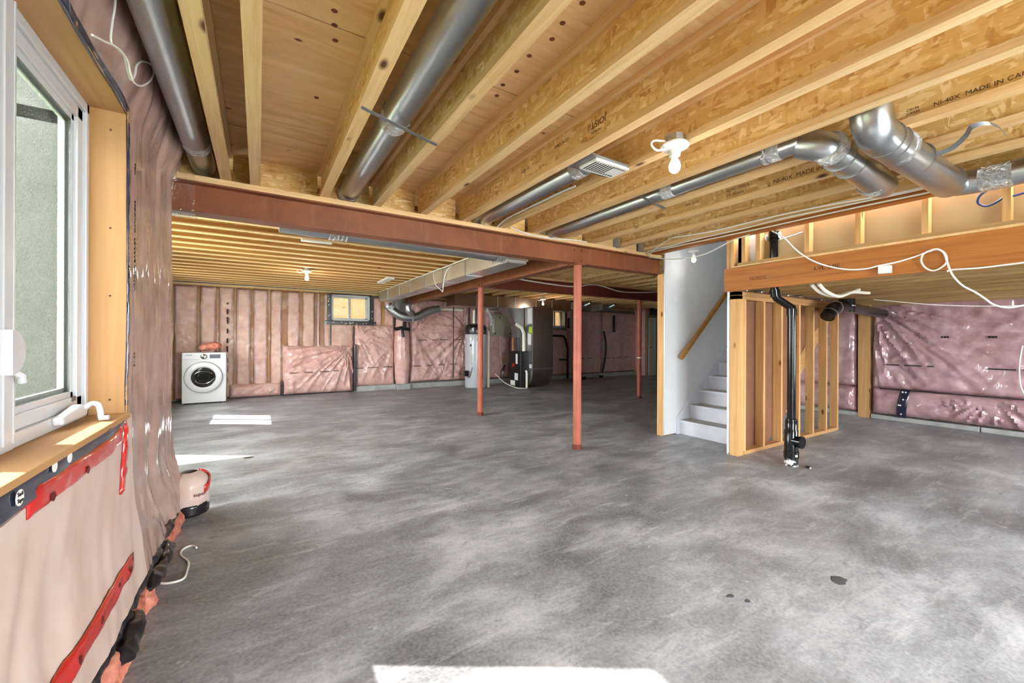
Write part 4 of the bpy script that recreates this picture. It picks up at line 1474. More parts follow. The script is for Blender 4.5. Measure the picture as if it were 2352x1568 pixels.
# electrical board
ep = thing('service_panel', (5.9, 10.15, 1.36), 'beige electrical backing panel on the pink far wall', 'panel')
box('backing', 5.55, 6.30, 10.06, 10.13, 1.34, 1.98, PANEL, ep, bevel=.008)
box('label_sticker', 5.60, 5.67, 10.05, 10.06, 1.45, 1.83, LABEL, ep)
for x in (5.85, 6.05):
    MB().lathe([(.001, 0), (.02, 0), (.02, -.01), (.001, -.01)], (x, 10.06, 1.88), 8, 1).build('knockout', INK, ep)
for x in (5.70, 6.2):
    MB().lathe([(.001, 0), (.02, 0), (.02, -.01), (.001, -.01)], (x, 10.06, 1.42), 8, 1).build('knockout', INK, ep)
box('breaker_strip', 6.24, 6.32, 10.0, 10.06, 1.55, 2.0, LABEL, ep)
random.seed(5)
mb = MB()
for k in range(9):
    x = 6.28 + .03 * k
    mb.tube(spline([(5.9 + .03 * k, 10.0, 2.06), (6.1 + .02 * k, 9.98, 2.03), (x, 9.97, 1.9), (x + random.uniform(-.03, .05), 9.97, 1.7), (x + random.uniform(-.05, .03), 9.97, 1.48)]), .011, 6)
o = mb.build('wire_bundle', DARKW, ep, smooth=True)
mb = MB()
for k in range(3):
    mb.tube(spline([(5.5 + .05 * k, 10.0, 2.05), (5.95 + .05 * k, 9.96, 2.06), (6.2, 9.95, 1.95 - .02 * k), (6.28, 9.95, 1.8)]), .012, 6)
mb.build('wire_bundle', CABLE, ep, smooth=True)
tag(MB().tube(spline([(5.86, 10.05, 1.34), (5.86, 10.04, .9), (5.90, 10.02, .45)]), .006, 6).build('ground_wire', CABLE, smooth=True), 'thin pale wire hanging below the electrical panel', 'wire')
tag(MB().tube(spline([(5.98, 9.98, .52), (5.90, 9.96, .36), (5.88, 9.96, .12)]), .018, 8).build('conduit_stub', ABS, smooth=True), 'short curved black stub below the electrical panel', 'pipe')

# furnace: cabinet facing left, plenum above, return drop with a curved heel
fu = thing('furnace', (5.95, 8.92, 0), 'black gas furnace cabinet with paper labels', 'furnace')
FX0, FX1, FY0, FY1 = 5.70, 5.915, 8.72, 9.24
box('cabinet', FX0, FX1, FY0, FY1, .0, .95, BLACK, fu, bevel=.008)
box('upper_door', FX0 - .012, FX0, FY0 + .015, FY1 - .015, .48, .93, BLACK, fu, bevel=.006)
box('lower_door', FX0 - .012, FX0, FY0 + .015, FY1 - .015, .03, .46, BLACK, fu, bevel=.006)
for (y0, y1, z0, z1) in ((8.86, 8.95, .62, .88), (8.84, 9.0, .20, .38), (8.98, 9.2, .05, .18)):
    box('label_sticker', FX0 - .016, FX0 - .012, y0, y1, z0, z1, LABEL, fu)
MB().lathe([(.001, 0), (.05, 0), (.05, -.006), (.001, -.006)], (FX0 - .012, 9.06, .58), 14, 0).build('red_badge', REDT, fu)
MB().tube([(5.85, 8.82, .95), (5.85, 8.82, 1.42), (5.81, 8.86, 1.55), (5.68, 8.95, 1.66)], .045, 16).build('intake_pipe', PVC, fu, smooth=True)
MB().tube([(5.78, 9.12, .95), (5.78, 9.12, 1.5)], .025, 10).build('gas_pipe', STEELP, fu, smooth=True)
MB().tube([(5.74, 9.18, .95), (5.74, 9.18, 1.5)], .012, 8).build('gas_pipe', COPPER, fu, smooth=True)
MB().tube([(5.84, 8.70, .45), (5.84, 8.66, .40), (5.84, 8.66, .03)], .03, 10).build('condensate_trap', PVC, fu, smooth=True)
mb = MB().tube(spline([(5.35, 9.45, .35), (5.5, 9.2, .12), (5.62, 8.85, .02), (5.72, 8.66, .012), (5.82, 8.60, .02)]), .010, 6)
mb.build('condensate_hose', PVC, fu, smooth=True)
pl = thing('supply_plenum', (5.8, 9.05, .955), 'galvanised supply plenum tapering up from the furnace', 'duct')
MB().hexa([(5.72, 8.92, 1.30), (5.915, 8.92, 1.30), (5.915, 9.20, 1.30), (5.72, 9.20, 1.30), (5.72, 8.92, 1.62), (5.915, 8.92, 1.62), (5.915, 9.20, 1.62), (5.72, 9.20, 1.62)]).build('base', GALVD, pl)
MB().hexa([(5.72, 8.92, 1.62), (5.915, 8.92, 1.62), (5.915, 9.20, 1.62), (5.72, 9.20, 1.62), (5.36, 8.92, 2.065), (5.915, 8.92, 2.065), (5.915, 9.3, 2.065), (5.36, 9.3, 2.065)]).build('transition', GALV, pl)
box('riser_duct', 5.80, 5.915, 8.95, 9.15, .955, 1.30, GALVD, pl)
rr_ = thing('return_drop', (6.25, 8.8, 0), 'tall brown reflecting return duct with a curved foot', 'duct')
prof = [(8.52, .42)] + [(8.52 + .40 * (1 - math.cos(a)), .42 - .40 * math.sin(a)) for a in [math.pi / 2 * k / 10 for k in range(1, 11)]] + [(9.10, .02), (9.10, 2.09), (8.52, 2.09)]
MB().prism(prof, 0, 5.93, 6.57).build('drop', RETN, rr_, smooth=True)
sidep = [(8.525, .42)] + [(8.525 + .395 * (1 - math.cos(a)), .42 - .395 * math.sin(a)) for a in [math.pi / 2 * k / 10 for k in range(1, 11)]] + [(8.80, .025), (8.80, 2.085), (8.525, 2.085)]
MB().prism(sidep, 0, 5.918, 5.93).build('side_seam', GALV, rr_)
box('filter_rack', 5.92, 6.58, 8.505, 8.52, .50, .515, GALV, rr_)
box('label_sticker', 5.905, 5.918, 8.54, 8.72, 1.66, 2.05, LABEL, rr_)
box('label_sticker', 5.905, 5.918, 8.54, 8.66, 1.40, 1.58, LIME, rr_)
box('label_sticker', 5.905, 5.918, 8.58, 8.72, 1.12, 1.42, LABEL, rr_)
box('label_sticker', 5.905, 5.918, 8.56, 8.64, .52, .62, LABEL, rr_)
# black waste pipes on the far wall
tag(MB().tube([(7.6, 10.10, 1.38), (8.22, 10.10, 1.37), (8.28, 10.1, 1.28), (8.38, 10.1, .98), (8.38, 10.1, .02)], .035, 12).tube([(8.05, 10.1, .62), (8.38, 10.1, .62)], .025, 10).build('waste_pipe', ABS, smooth=True), 'black waste pipe stepping down the far pink wall', 'pipe')
tag(MB().tube(spline([(9.98, 10.12, 1.55), (10.08, 10.12, 1.1), (10.04, 10.12, .6), (9.92, 10.12, .15)]), .032, 8).build('seam_tape_strip', BLKT, smooth=True), 'curving strip of black tape down the far pink wall', 'tape')
tag(box('seam_tape_strip', 10.44, 10.50, 10.10, 10.17, 1.52, 2.1, BLKT), 'short straight strip of black tape high on the far pink wall', 'tape')
for i, (x, y) in enumerate(((8.75, 9.75), (9.6, 9.85))):
    t = thing('floor_cleanout', (x, y, 0), ('black capped stub on the floor beside the waste pipe', 'small dark stub on the floor near the far wall')[i], 'pipe')
    MB().lathe([(.06, 0), (.06, .06), (.07, .06), (.07, .09), (.02, .09)], (x, y, 0), 14).build('stub', ABS, t)
    MB().lathe([(.03, 0), (.03, .02)], (x, y, .09), 8).build('cap_nut', LABEL, t)

# ------------------------------------------------------------------ washer
wx0, wx1, wy0, wy1, wz = -1.215, -.535, 9.71, 10.14, .976
ws = thing('washing_machine', ((wx0 + wx1) / 2, 9.95, 0), 'white front loading washing machine in the far left corner', 'washing machine')
box('body', wx0, wx1, wy0, wy1, .02, wz, WHITE, ws, bevel=.012)
cxw, czw = (wx0 + wx1) / 2 - .01, .505
MB().lathe([(.30, 0), (.30, -.012), (.295, -.014)], (cxw, wy0, czw), 48, 1).build('door_groove', RUBBER, ws, smooth=True)
dd = MB().lathe([(.29, 0), (.29, -.03), (.27, -.045), (.215, -.05), (.195, -.035), (.19, -.03)], (cxw, wy0 - .005, czw), 48, 1).build('door', WHITE, ws, smooth=True)
MB().lathe([(.19, -.03), (.15, -.035), (.08, -.03), (.001, -.025)], (cxw, wy0 - .008, czw), 40, 1).build('door_glass', DGLASS, dd, smooth=True)
MB().tube([(cxw + .12 * math.cos(a), wy0 - .046, czw - .05 + .07 * math.sin(a)) for a in [math.pi * (1 + k / 12) for k in range(13)]], .01, 8).build('glass_rib', CHROME, dd, smooth=True)
MB().tube([(cxw + .15 * math.cos(a), wy0 - .043, czw + .01 + .11 * math.sin(a)) for a in [math.pi * (.15 + .7 * k / 12) for k in range(13)]], .008, 8).build('glass_rib', CHROME, dd, smooth=True)
MB().lathe([(.05, 0), (.05, -.02), (.035, -.03), (.001, -.03)], (cxw + .0, wy0, .90), 24, 1).build('dial', CHROME, ws, smooth=True)
box('display', cxw + .09, cxw + .26, wy0 - .006, wy0, .865, .94, GREYP, ws)
box('drawer_line', wx0 + .02, cxw - .07, wy0 - .002, wy0, .842, .846, RUBBER, ws)
box('name_plate', wx0 + .06, wx0 + .15, wy0 - .003, wy0, .925, .935, RUBBER, ws)
for x in (wx0 + .06, wx1 - .06):
    for y in (wy0 + .05, wy1 - .05):
        MB().lathe([(.025, 0), (.02, .025)], (x, y, 0), 10).build('foot', BLACK, ws)
# chunk of pink insulation on the washer
mb = MB()
P = []
for i in range(13):
    t = i / 12
    row = []
    for k in range(16):
        a = 2 * math.pi * k / 16
        r = 1 + .25 * fbm(t * 4, math.cos(a) * 2, math.sin(a) * 2 + 4, 3)
        e = math.sqrt(max(.05, 1 - (2 * t - 1) ** 4))
        row.append((-.98 + .36 * t, 9.92 + .12 * math.cos(a) * r * e, wz + .008 + max(0, .085 + .075 * math.sin(a) * r * e + .04 * t)))
    row.append(row[0])
    P.append(row)
mb.grid(P)
tag(mb.build('insulation_scrap', PINK_D, smooth=True), 'torn scrap of pink insulation lying on the washing machine', 'insulation')

# ------------------------------------------------------------------ stairs
ST = thing('staircase', (5.9, 3.0, 0), 'pale painted basement stairs rising between the white wall and the stud wall', 'staircase')
SY0, SY1, RUN, RISE, SX = 2.585, 3.44, .2225, .187, 4.80
for i in range(13):
    x = SX + RUN * i
    z = RISE * i
    box('riser', x, x + .018, SY0, SY1, z, z + RISE - .02, STAIR, ST)
    tr_ = box('tread', x - .025, x + RUN + .018, SY0, SY1, z + RISE - .024, z + RISE, TREAD, ST)
    box('nosing', x - .028, x - .012, SY0, SY1, z + RISE - .0245, z + RISE + .0005, STAIR, tr_, bevel=.004)
sk = [(SX - .06, .0), (SX - .06, .22), (SX - .03, .245), (SX + 13 * RUN, .245 + (13 * RUN + .03) * RISE / RUN), (SX + 13 * RUN, 13 * RISE - .25), (SX + .35, .0)]
MB().prism([(p[0], p[1]) for p in sk], 1, SY1, SY1 + .018).build('skirt_board', STAIR, ST)
st_ = [(SX + .1, .0), (SX + 12 * RUN, 12 * RISE - .12), (SX + 12 * RUN, 12 * RISE - .38), (SX + .45, .0)]
for y in (2.60, 3.38):
    MB().prism(st_, 1, y, y + .035).build('stringer', STUDX, ST)

sw = thing('wall_stair', (6, 3.5, 0), 'smooth white painted wall behind the stairs', 'wall', kind='structure')
MB().box(4.50, 7.9, 3.46, 3.473, .012, 4.4).build('drywall', DRYW, sw)
box('corner_bead', 4.497, 4.503, 3.456, 3.475, .02, 2.36, VINYL, sw)
box('end_stud', 4.487, 4.53, 3.476, 3.565, .0, BZ0, STUDZ, sw)
for k in range(1, 8):
    box('stud', 4.53 + .406 * k, 4.568 + .406 * k, 3.476, 3.565, .0, 2.34, STUDZ, sw)
box('sole_plate', 4.53, 7.5, 3.476, 3.565, .0, .038, STUDX, sw)
hr = thing('handrail', (5.3, 3.39, 1.0), 'brown wooden handrail sloping up the white stair wall', 'handrail')
ra, rb = Vector((4.735, 3.385, 1.015)), Vector((7.0, 3.385, 3.02))
dirn = (rb - ra).normalized()
nn = Vector((-dirn.z, 0, dirn.x))
hw_ = .03
q = []
for p in (ra, rb):
    for s1, s2 in ((-1, -1), (1, -1), (1, 1), (-1, 1)):
        q.append(tuple(p + Vector((0, .02 * s1, 0)) + nn * hw_ * s2))
MB().hexa(q).build('rail', RAILX, hr, bevel=.006)
for t in (.12, .42, .72):
    p = ra.lerp(rb, t)
    MB().tube([tuple(p + Vector((0, .01, -.03))), (p.x, 3.43, p.z - .06), (p.x, 3.458, p.z - .06)], .008, 8).build('bracket', STEELP, hr)

# near stud wall beside the stairs
nw = thing('wall_stud', (5.6, 2.5, 0), 'open framed stud wall beside the stairs', 'wall', kind='structure')
NY0, NY1 = 2.44, 2.53
box('sole_plate', 4.52, 6.95, NY0, NY1, 0, .04, STUDX, nw)
box('top_plate', 4.39, 6.95, NY0, NY1, 1.70, 1.74, STUDX, nw)
box('top_plate', 4.39, 6.95, NY0, NY1, 1.742, 1.782, STUDX, nw)
for x in (4.39, 4.4305, 4.4715):
    box('stud', x, x + .040, NY0 + (.0 if x < 4.47 else .004), NY1, 0, ZL0, STUDZ, nw)
box('stud', 4.512, 4.55, NY0, NY1, .04, 1.70, STUDZ, nw)
for x in (4.915, 5.32, 5.77, 6.155, 6.545, 6.90):
    box('stud', x, x + .040, NY0, NY1, .04, 1.70, STUDZ, nw)
dw = [(4.395, .0), (4.395, 2.34), (7.9, 2.34), (7.9, 2.3), (6.09, 1.15), (5.64, .33), (5.15, .0)]
MB().prism(dw, 1, NY1 + .002, NY1 + .014).build('drywall_back', BROWN, nw)
MB().prism([(4.39, .0), (4.39, 4.4), (7.9, 4.4), (7.9, 2.4), (6.09, 1.16), (5.64, .34), (5.15, .0)], 1, NY1 + .0145, NY1 + .026).build('drywall', DRYW, nw)
box('corner_bead', 4.384, 4.392, NY1 + .004, NY1 + .028, .02, 2.36, VINYL, nw)
# dropped beam and cripple wall
lv = thing('dropped_beam', (4.37, .4, ZL0), 'orange laminated beam carrying the dropped ceiling', 'beam')
MB().box(4.352, 4.397, -1.7, 2.575, ZL0, ZL1).build('laminated_ply', LVLY, lv)
MB().box(4.345, 4.40, -1.7, 1.78, ZL1, ZL1 + .018).build('subfloor_edge', PLY, lv)
text_mesh('stamped_lettering', 'LVL 2.0E', .055, (4.3505, 1.72, 1.90), (0, -1, 0), (0, 0, 1), INKB, lv, .0004)
text_mesh('stamped_lettering', 'NORDIC', .045, (4.3505, 2.3, 1.88), (0, -1, 0), (0, 0, 1), INKB, lv, .0004)
tag(MB().hexa([(4.33, 1.72, 2.032), (4.36, 1.72, 2.032), (4.36, 2.48, 2.032), (4.33, 2.48, 2.032), (4.33, 1.76, 2.046), (4.36, 1.76, 2.046), (4.36, 2.48, 2.046), (4.33, 2.48, 2.046)]).build('wood_strip', WY), 'loose pale wood strip lying along the top of the dropped beam', 'wood strip')
cw = thing('wall_cripple', (4.42, .4, ZL1), 'short framed wall between the dropped beam and the header', 'wall', kind='structure')
box('sole_plate', 4.372, 4.46, -1.7, 2.44, ZL1 + .018, ZL1 + .052, LOWJ, cw)
for y in (2.36, 2.21, 1.77, 1.385, .97, .565, .16, -.25, -.66):
    box('stud', 4.372, 4.46, y, y + .038, ZL1 + .052, 2.37, STUDZ, cw)
box('stud', 4.372, 4.46, 2.48, 2.52, ZL1, 2.37, STUDZ, cw)
box('stud', 4.372, 4.46, 2.525, 2.56, ZL1, 2.37, STUDZ, cw)
box('drywall_back', 4.465, 4.478, -1.7, 2.30, ZL1 + .02, 2.6, TAN, cw)
# hangers of the low joists along the stud wall head
x = 4.42
k = 0
while x < 6.8:
    t = thing('joist_hanger', (x + .02, 2.43, ZL0), ORD[k] + ' small joist hanger along the head of the stud wall', 'hanger', 'low joist hangers')
    box('seat', x - .01, x + .05, 2.36, 2.435, ZL0 + .004, ZL0 + .010, GALVD, t)
    box('side_strap', x - .004, x - .001, 2.36, 2.435, ZL0 + .004, ZL0 + .09, GALVD, t)
    MB().lathe([(.001, 0), (.010, 0), (.008, -.008), (.001, -.008)], (x + .02, 2.38, ZL0 + .004), 8).build('nail_head', CHROME, t)
    x += .30
    k += 1

# ------------------------------------------------------------------ black drain stack by the stud wall
ab = thing('drain_stack', (4.55, 1.99, 0), 'black plastic drain stack rising from the floor by the stud wall', 'pipe')
px, py = 4.55, 1.99
MB().tube([(px, py, .28), (px, py, 1.55)], .038, 24).build('pipe', ABS, ab, smooth=True)
MB().tube([(px, py, 1.53), (px, py, 1.58), (4.49, 2.10, 1.68), (4.47, 2.115, 1.73), (4.45, 2.115, 2.31)], .038, 24).build('offset_pipe', ABS, ab, smooth=True)
for a, b, r in (((px, py, 1.50), (px, py, 1.57), .045), ((4.478, 2.11, 1.70), (4.468, 2.113, 1.77), .045), ((4.45, 2.115, 2.27), (4.45, 2.115, 2.36), .046)):
    MB().tube([a, b], r, 24).build('coupling', ABS, ab, smooth=True)
MB().lathe([(.045, .50), (.05, .52), (.05, .44), (.044, .42)], (px, py, 0), 24)
MB().lathe([(.042, .47), (.050, .465), (.053, .44), (.053, .36), (.060, .35), (.060, .15), (.066, .145), (.066, .08), (.06, .078)], (px, py, 0), 28).build('reducer', ABS, ab, smooth=True)
MB().tube([(px, py, .25), (px - .01, py - .09, .25)], [.055, .052], 20).tube([(px - .01, py - .085, .25), (px - .012, py - .105, .25)], .060, 20).build('cleanout', ABS, ab, smooth=True)
MB().lathe([(.060, 0), (.060, .079)], (px, py, 0), 28).build('foot', SPLAT, ab, smooth=True)
box('white_sticker', px - .045, px - .02, py - .066, py - .056, .10, .12, LABEL, ab)
for y, s in ((2.175, 1), (2.05, -1)):
    MB().lathe([(.035, 0), (.035, .004), (.001, .004)], (4.44, y, 2.31), 14, 1).build('pipe_escutcheon', LABEL, ab)
tag(MB().tube([(4.43, 2.06, 2.26), (4.42, 1.84, 2.29)], .006, 6).build('strap_chain', GALV), 'perforated metal strap holding the black stack', 'strap')
tag(MB().lathe([(.03, 0), (.025, .012), (.01, .018)], (4.60, 1.86, 0), 8).build('mortar_crumb', BLACK), 'black crumb on the floor beside the drain stack', 'debris')

# pipes in black wrap under the dropped ceiling
bp = thing('wrapped_duct', (6.5, 2.2, 1.6), 'black wrapped duct fittings under the dropped ceiling', 'duct')
MB().tube(elbow_pts((6.02, 2.235, 1.55), (6.14, 2.22, 1.67), (6.45, 2.20, 1.69), 5, .1), .078, 20).build('elbow', ABS, bp, smooth=True)
MB().tube([(6.5, 2.2, 1.62), (6.5, 2.2, 1.795)], .09, 20).build('take_off', ABS, bp, smooth=True)
MB().tube([(6.45, 2.2, 1.69), (8.42, 2.38, 1.69)], .07, 18).build('pipe', ABS, bp, smooth=True)
for a, b in (((6.07, 2.228, 1.60), (6.078, 2.227, 1.608)), ((6.20, 2.215, 1.674), (6.212, 2.214, 1.675))):
    MB().tube([a, b], .082, 20).build('joint', GALVD, bp, smooth=True)
MB().tube([(6.5, 2.2, 1.70), (6.5, 2.2, 1.71)], .094, 20).build('joint', GALVD, bp, smooth=True)
tag(MB().tube(spline([(4.5, 1.80, 1.79), (4.65, 1.78, 1.72), (4.9, 1.75, 1.70), (5.2, 1.72, 1.755), (5.6, 1.7, 1.77)]), .016, 8).build('grey_tubing', PVC, smooth=True), 'pale grey tubing sagging under the dropped ceiling', 'pipe')
tag(MB().tube(spline([(4.5, 1.74, 1.79), (4.62, 1.73, 1.73), (4.85, 1.71, 1.69), (5.1, 1.7, 1.74), (5.3, 1.69, 1.785)]), .016, 8).build('grey_tubing', PVC, smooth=True), 'second pale grey tubing beside the first, sagging lower', 'pipe')


# ------------------------------------------------------------------ lamps, register, small ceiling things
def bulb_lamp(x, y, z, label, boxed=True, power=BULB, loop=True):
    t = thing('bare_bulb_fixture', (x, y, z - .19), label, 'lamp', 'bare bulb lampholders')
    if boxed:
        MB().lathe([(.052, 0), (.052, .05)], (x, y, z - .05), 8).build('junction_box', GALVD, t)
    hb = MB().lathe([(.03, -.055), (.072, -.05), (.078, -.062), (.068, -.072), (.034, -.085), (.03, -.115), (.02, -.116)], (x, y, z), 28).build('lampholder', PORC, t, smooth=True)
    MB().lathe([(.016, -.112), (.018, -.13), (.029, -.152), (.033, -.172), (.029, -.192), (.016, -.206), (.001, -.209)], (x, y, z), 24).build('bulb', BULBM, t, smooth=True)
    if loop:
        MB().tube(spline([(x - .045, y + .03, z - .03), (x - .11, y + .05, z - .035), (x - .135, y + .05, z - .065), (x - .10, y + .04, z - .09), (x - .055, y + .02, z - .08)]), .006, 8).build('lead_wire', CABLE, t, smooth=True)
    l = bpy.data.lights.new('bulb_light', 'POINT')
    l.energy = power
    l.color = (1, .93, .84)
    l.shadow_soft_size = .033
    lo = bpy.data.objects.new('bulb_light', l)
    link(lo, t)
    lo.location = (0, 0, -.05)
    return t


bulb_lamp(1.985, 1.465, 2.40, 'bare bulb lampholder hanging under the near I-joists')
bulb_lamp(.66, 7.35, 2.40, 'bare bulb lampholder over the laundry side', power=9)
bulb_lamp(6.30, 8.60, 2.36, 'bare bulb lampholder above the return duct', power=8)
bulb_lamp(4.80, 3.25, 2.47, 'bare bulb lampholder at the stair header', boxed=False, loop=False, power=.8)
rg = thing('ceiling_register', (1.88, 1.93, 2.36), 'white slotted ceiling register at the end of the short duct', 'register')
MB().box(1.70, 2.07, 1.83, 2.05, 2.372, 2.378).build('backing_plate', GALVD, rg)
MB().box(1.755, 2.045, 1.85, 2.01, 2.355, 2.372).build('faceplate', GRILLE, rg, bevel=.004)
for k in range(12):
    x = 1.772 + k * .0215
    box('slot', x, x + .009, 1.87 if k < 8 else 1.975, 1.99, 2.3535, 2.3552, INK, rg)
box('louver_gap', 1.93, 2.03, 1.872, 1.878, 2.3538, 2.3552, INK, rg)
t = thing('ceiling_register', (.55, 5.13, 2.34), 'long white slot register under the joists of the laundry side', 'register')
MB().box(.40, .72, 5.08, 5.16, 2.345, 2.364).build('faceplate', GRILLE, t, bevel=.006)
t = thing('ceiling_register', (2.02, 7.75, 2.33), 'pale slot register near the far end of the rectangular duct', 'register')
MB().box(1.95, 2.08, 7.35, 8.10, 2.33, 2.364).build('faceplate', GRILLE, t, bevel=.006)
tag(MB().box(4.30, 4.348, 1.17, 1.25, 1.80, 1.862).build('junction_box', PORC, bevel=.006), 'small white junction box on the orange dropped beam', 'box')


# ------------------------------------------------------------------ cables
def cable(name, pts, r, mat, label, k=6, cat='cable'):
    return tag(MB().tube(spline(pts, k), r, 8).build(name, mat, smooth=True), label, cat)


C1 = [(4.31, 2.067, 2.338), (4.33, 1.968, 2.254), (4.33, 1.854, 2.106), (4.33, 1.728, 1.991), (4.33, 1.593, 1.915), (4.33, 1.451, 1.867), (4.33, 1.332, 1.857), (4.32, 1.247, 1.868), (4.33, 1.14, 1.882), (4.33, 1.038, 1.906), (4.33, 0.953, 1.935), (4.33, 0.907, 1.939), (4.33, 0.872, 1.904), (4.33, 0.861, 1.853), (4.33, 0.872, 1.82), (4.33, 0.906, 1.792), (4.33, 0.941, 1.787), (4.33, 0.977, 1.816), (4.32, 0.996, 1.865), (4.31, 0.984, 1.914), (4.31, 0.949, 1.934), (4.30, 0.907, 1.939), (4.29, 0.869, 1.902), (4.28, 0.851, 1.837), (4.28, 0.835, 1.771), (4.28, 0.813, 1.714), (4.28, 0.77, 1.649), (4.28, 0.711, 1.597), (4.28, 0.667, 1.55), (4.28, 0.627, 1.505), (4.28, 0.573, 1.481), (4.28, 0.518, 1.486), (4.28, 0.447, 1.518), (4.3, .2, 1.72), (4.33, .0, 1.78)]
cable('cable', C1, .0062, CABLE, 'white cable hung across the orange dropped beam with a coiled loop')
cable('cable', [(4.335, 0.86, 1.768), (4.335, 0.838, 1.778), (4.335, 0.699, 1.772), (4.335, 0.6, 1.775), (4.335, 0.503, 1.779), (4.335, 0.384, 1.79), (4.335, -.6, 1.80)], .006, CABLE, 'white cable along the lower edge of the dropped beam')
cable('cable', [(4.20, 3.55, 2.35), (4.24, 3.60, 2.33), (4.22, 3.50, 2.34), (3.99, 3.168, 2.352), (3.80, 2.842, 2.355), (3.83, 2.707, 2.355), (3.90, 2.379, 2.355), (3.89, 2.067, 2.355), (3.89, 1.768, 2.355), (3.93, 1.45, 2.355), (4.045, 1.052, 2.355), (4.048, 0.843, 2.358), (4.048, -.5, 2.358)], .0065, CABLE, 'white cable crossing under the last I-joists, farther from the header')
cable('cable', [(4.1, 3.391, 2.352), (4.089, 3.253, 2.355), (4.103, 3.079, 2.355), (4.06, 2.712, 2.357), (4.065, 2.244, 2.357), (4.02, 1.825, 2.357), (4.06, 1.356, 2.357), (4.092, 0.91, 2.357), (4.095, -.6, 2.357)], .0065, CABLE, 'white cable running under the last I-joist beside the header')
cable('cable', [(4.16, 3.38, 2.352), (4.15, 3.0, 2.35), (4.17, 2.5, 2.352), (4.16, 2.0, 2.345), (4.18, 1.4, 2.352), (4.19, .7, 2.345), (4.2, -.4, 2.352)], .0065, CABLE, 'white cable stapled between the last I-joist and the orange header')
cable('cable', [(4.25, 3.65, 2.36), (4.25, 3.515, 2.318), (4.25, 3.251, 2.246), (4.25, 3.01, 2.216), (4.25, 2.734, 2.219), (4.25, 2.437, 2.305), (4.26, 2.257, 2.336)], .006, CABLE, 'white cable sagging across the top of the white stair wall')
cable('cable', [(2.155, 3.50, 2.386), (2.34, 3.495, 2.345), (2.619, 3.49, 2.335), (2.982, 3.49, 2.36), (3.175, 3.49, 2.361)], .007, CABLE, 'white cable lying along the top edge of the long red beam')
cable('cable', [(2.02, 3.561, 2.37), (2.015, 3.311, 2.408), (2.015, 2.787, 2.41), (2.015, 2.499, 2.41), (2.02, 2.355, 2.408)], .008, CABLE, 'white flat cable clipped along the joist past the register')
LWP = [(-0.43, 1.948, 2.433), (-0.43, 1.915, 2.334), (-0.43, 1.901, 2.259), (-0.43, 1.976, 2.279), (-0.43, 2.059, 2.3), (-0.43, 2.101, 2.275), (-0.43, 2.151, 2.262), (-0.43, 2.217, 2.318), (-0.43, 2.244, 2.372), (-0.43, 2.346, 2.448), (-0.425, 2.478, 2.51), (-0.42, 2.506, 2.491), (-0.42, 2.428, 2.411), (-0.42, 2.274, 2.307), (-0.42, 2.151, 2.255), (-0.42, 2.095, 2.263), (-0.42, 2.054, 2.288), (-0.42, 1.936, 2.261), (-0.43, 1.832, 2.216), (-0.43, 1.718, 2.165)]
cable('cable', [(-.44, 1.97, 2.6)] + LWP, .0034, CABLE, 'twisted white wire looping down over the window head')
cable('cable', [(4.40, .70, 2.36), (4.40, .66, 2.34), (4.40, .71, 2.30), (4.40, .72, 2.25), (4.40, .68, 2.215), (4.41, .63, 2.235), (4.42, .605, 2.26)], .0075, BLUEC, 'blue cable loop in front of the cripple wall')
cable('cable', [(4.40, .56, 2.25), (4.40, .45, 2.27), (4.40, .3, 2.30), (4.41, .1, 2.33)], .0075, BLUEC, 'blue cable passing the last cripple stud')
cable('cable', [(3.3, 5.92, 2.33), (4.2, 5.9, 2.27), (5.0, 5.9, 2.25), (5.6, 5.9, 2.33), (6.3, 5.9, 2.24), (7.1, 5.9, 2.28), (7.6, 5.9, 2.33)], .012, CABLE, 'white cable swagged along the dark red rear beam')
cable('wire', [(6.4, 1.9, 1.76), (6.9, 1.4, 1.68), (7.5, .9, 1.67), (8.2, .5, 1.74)], .004, CABLE, 'thin pale wire swagged under the dropped ceiling', cat='wire')
cable('wire', [(8.36, .98, 1.2), (8.33, 1.0, .95), (8.31, .99, .7), (8.33, .95, .55)], .008, CABLE, 'white cable end hanging against the right pink wall', cat='wire')
cable('string', [(-0.445, 2.72, 0.006), (-0.387, 2.676, 0.006), (-0.327, 2.683, 0.006), (-0.32, 2.772, 0.006), (-0.328, 2.877, 0.006), (-0.374, 2.986, 0.006), (-0.374, 3.059, 0.006), (-0.337, 3.09, 0.006), (-0.307, 3.042, 0.006)], .0055, TRASH, 'curl of white string on the floor by the left wall', cat='string')

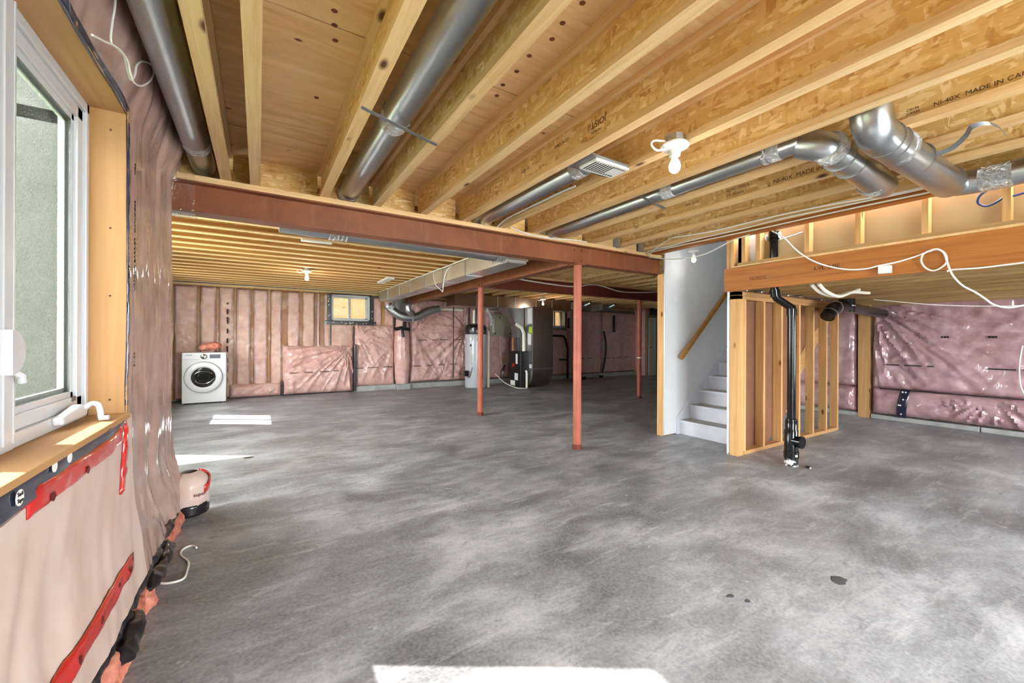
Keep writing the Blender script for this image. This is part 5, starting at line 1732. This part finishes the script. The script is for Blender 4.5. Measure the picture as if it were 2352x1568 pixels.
# bundled end of the blanket at the far corner of the left wall
rb_ = thing('insulation_roll', (-.40, 3.58, 0), 'bulging end of pink insulation wrapped in red and navy tape', 'insulation')
mb = MB()
P = []
for j in range(21):
    t = j / 20
    z = .02 + .30 * t
    e = math.sqrt(max(.03, 1 - abs(2 * t - 1.05) ** 3))
    row = []
    for k in range(24):
        a = 2 * math.pi * k / 24
        r = .115 * e * (1 + .10 * fbm(math.cos(a) * 2, math.sin(a) * 2, z * 7, 3))
        row.append((-.405 + r * math.cos(a), 3.60 + r * 1.05 * math.sin(a), z))
    row.append(row[0])
    P.append(row)
mb.grid(P)
mb.build('bundle', PINK_W, rb_, smooth=True)
mb = MB()
P = []
for j in range(5):
    z = .035 + .075 * j / 4
    P.append([(-.405 + (.108 + .012 * fbm(a * 3, z * 9, 3, 2)) * math.cos(a), 3.60 + .118 * math.sin(a), z) for a in [-2.4 + 3.6 * k / 20 for k in range(21)]])
o = mb.grid(P).build('black_tape', BLKT, rb_, smooth=True)
o.modifiers.new('t', 'SOLIDIFY').thickness = .006
mb = MB()
P = []
for j in range(4):
    P.append([(-.405 + .119 * math.cos(a), 3.60 + .124 * math.sin(a), .21 + .05 * j / 3 + .05 * math.sin(a)) for a in [-.7 + 1.9 * k / 12 for k in range(13)]])
o = mb.grid(P).build('red_tape', REDT, rb_, smooth=True)
o.modifiers.new('t', 'SOLIDIFY').thickness = .004
text_mesh('printed_lettering', 'super', .032, (-.370, 3.475, .175), (.95, .3, 0), (0, 0, 1), REDINK, rb_, .002)
# dark smear and crumbs of dirt
SMEAR = plain('dark_smear', S(74, 74, 78), .6, var=.15)
for i, (x, y, s, lab_, mt) in enumerate(((-.08, 5.09, .035, 'dark crumb on the floor near the tapering sun patch', BLACK), (2.58, .90, .035, 'dark flattened smear on the floor right of centre', SMEAR), (1.966, 1.126, .014, 'tiny dark crumb on the floor in front of the stairs', SMEAR), (2.0, 1.06, .011, 'smaller of two dark crumbs close together on the floor', SMEAR))):
    mb = MB().lathe([(s, 0), (s * .85, .0015), (s * .3, .002)], (x, y, 0), 14)
    mb.v = [(x + (a - x) * (1 + .35 * fbm(a * 40, b * 40, 1, 2)) * 1.5, y + (b - y) * (1 + .4 * fbm(b * 40, a * 40, 5, 2)), c) for a, b, c in mb.v]
    tag(mb.build('floor_crumb', mt), lab_, 'debris')
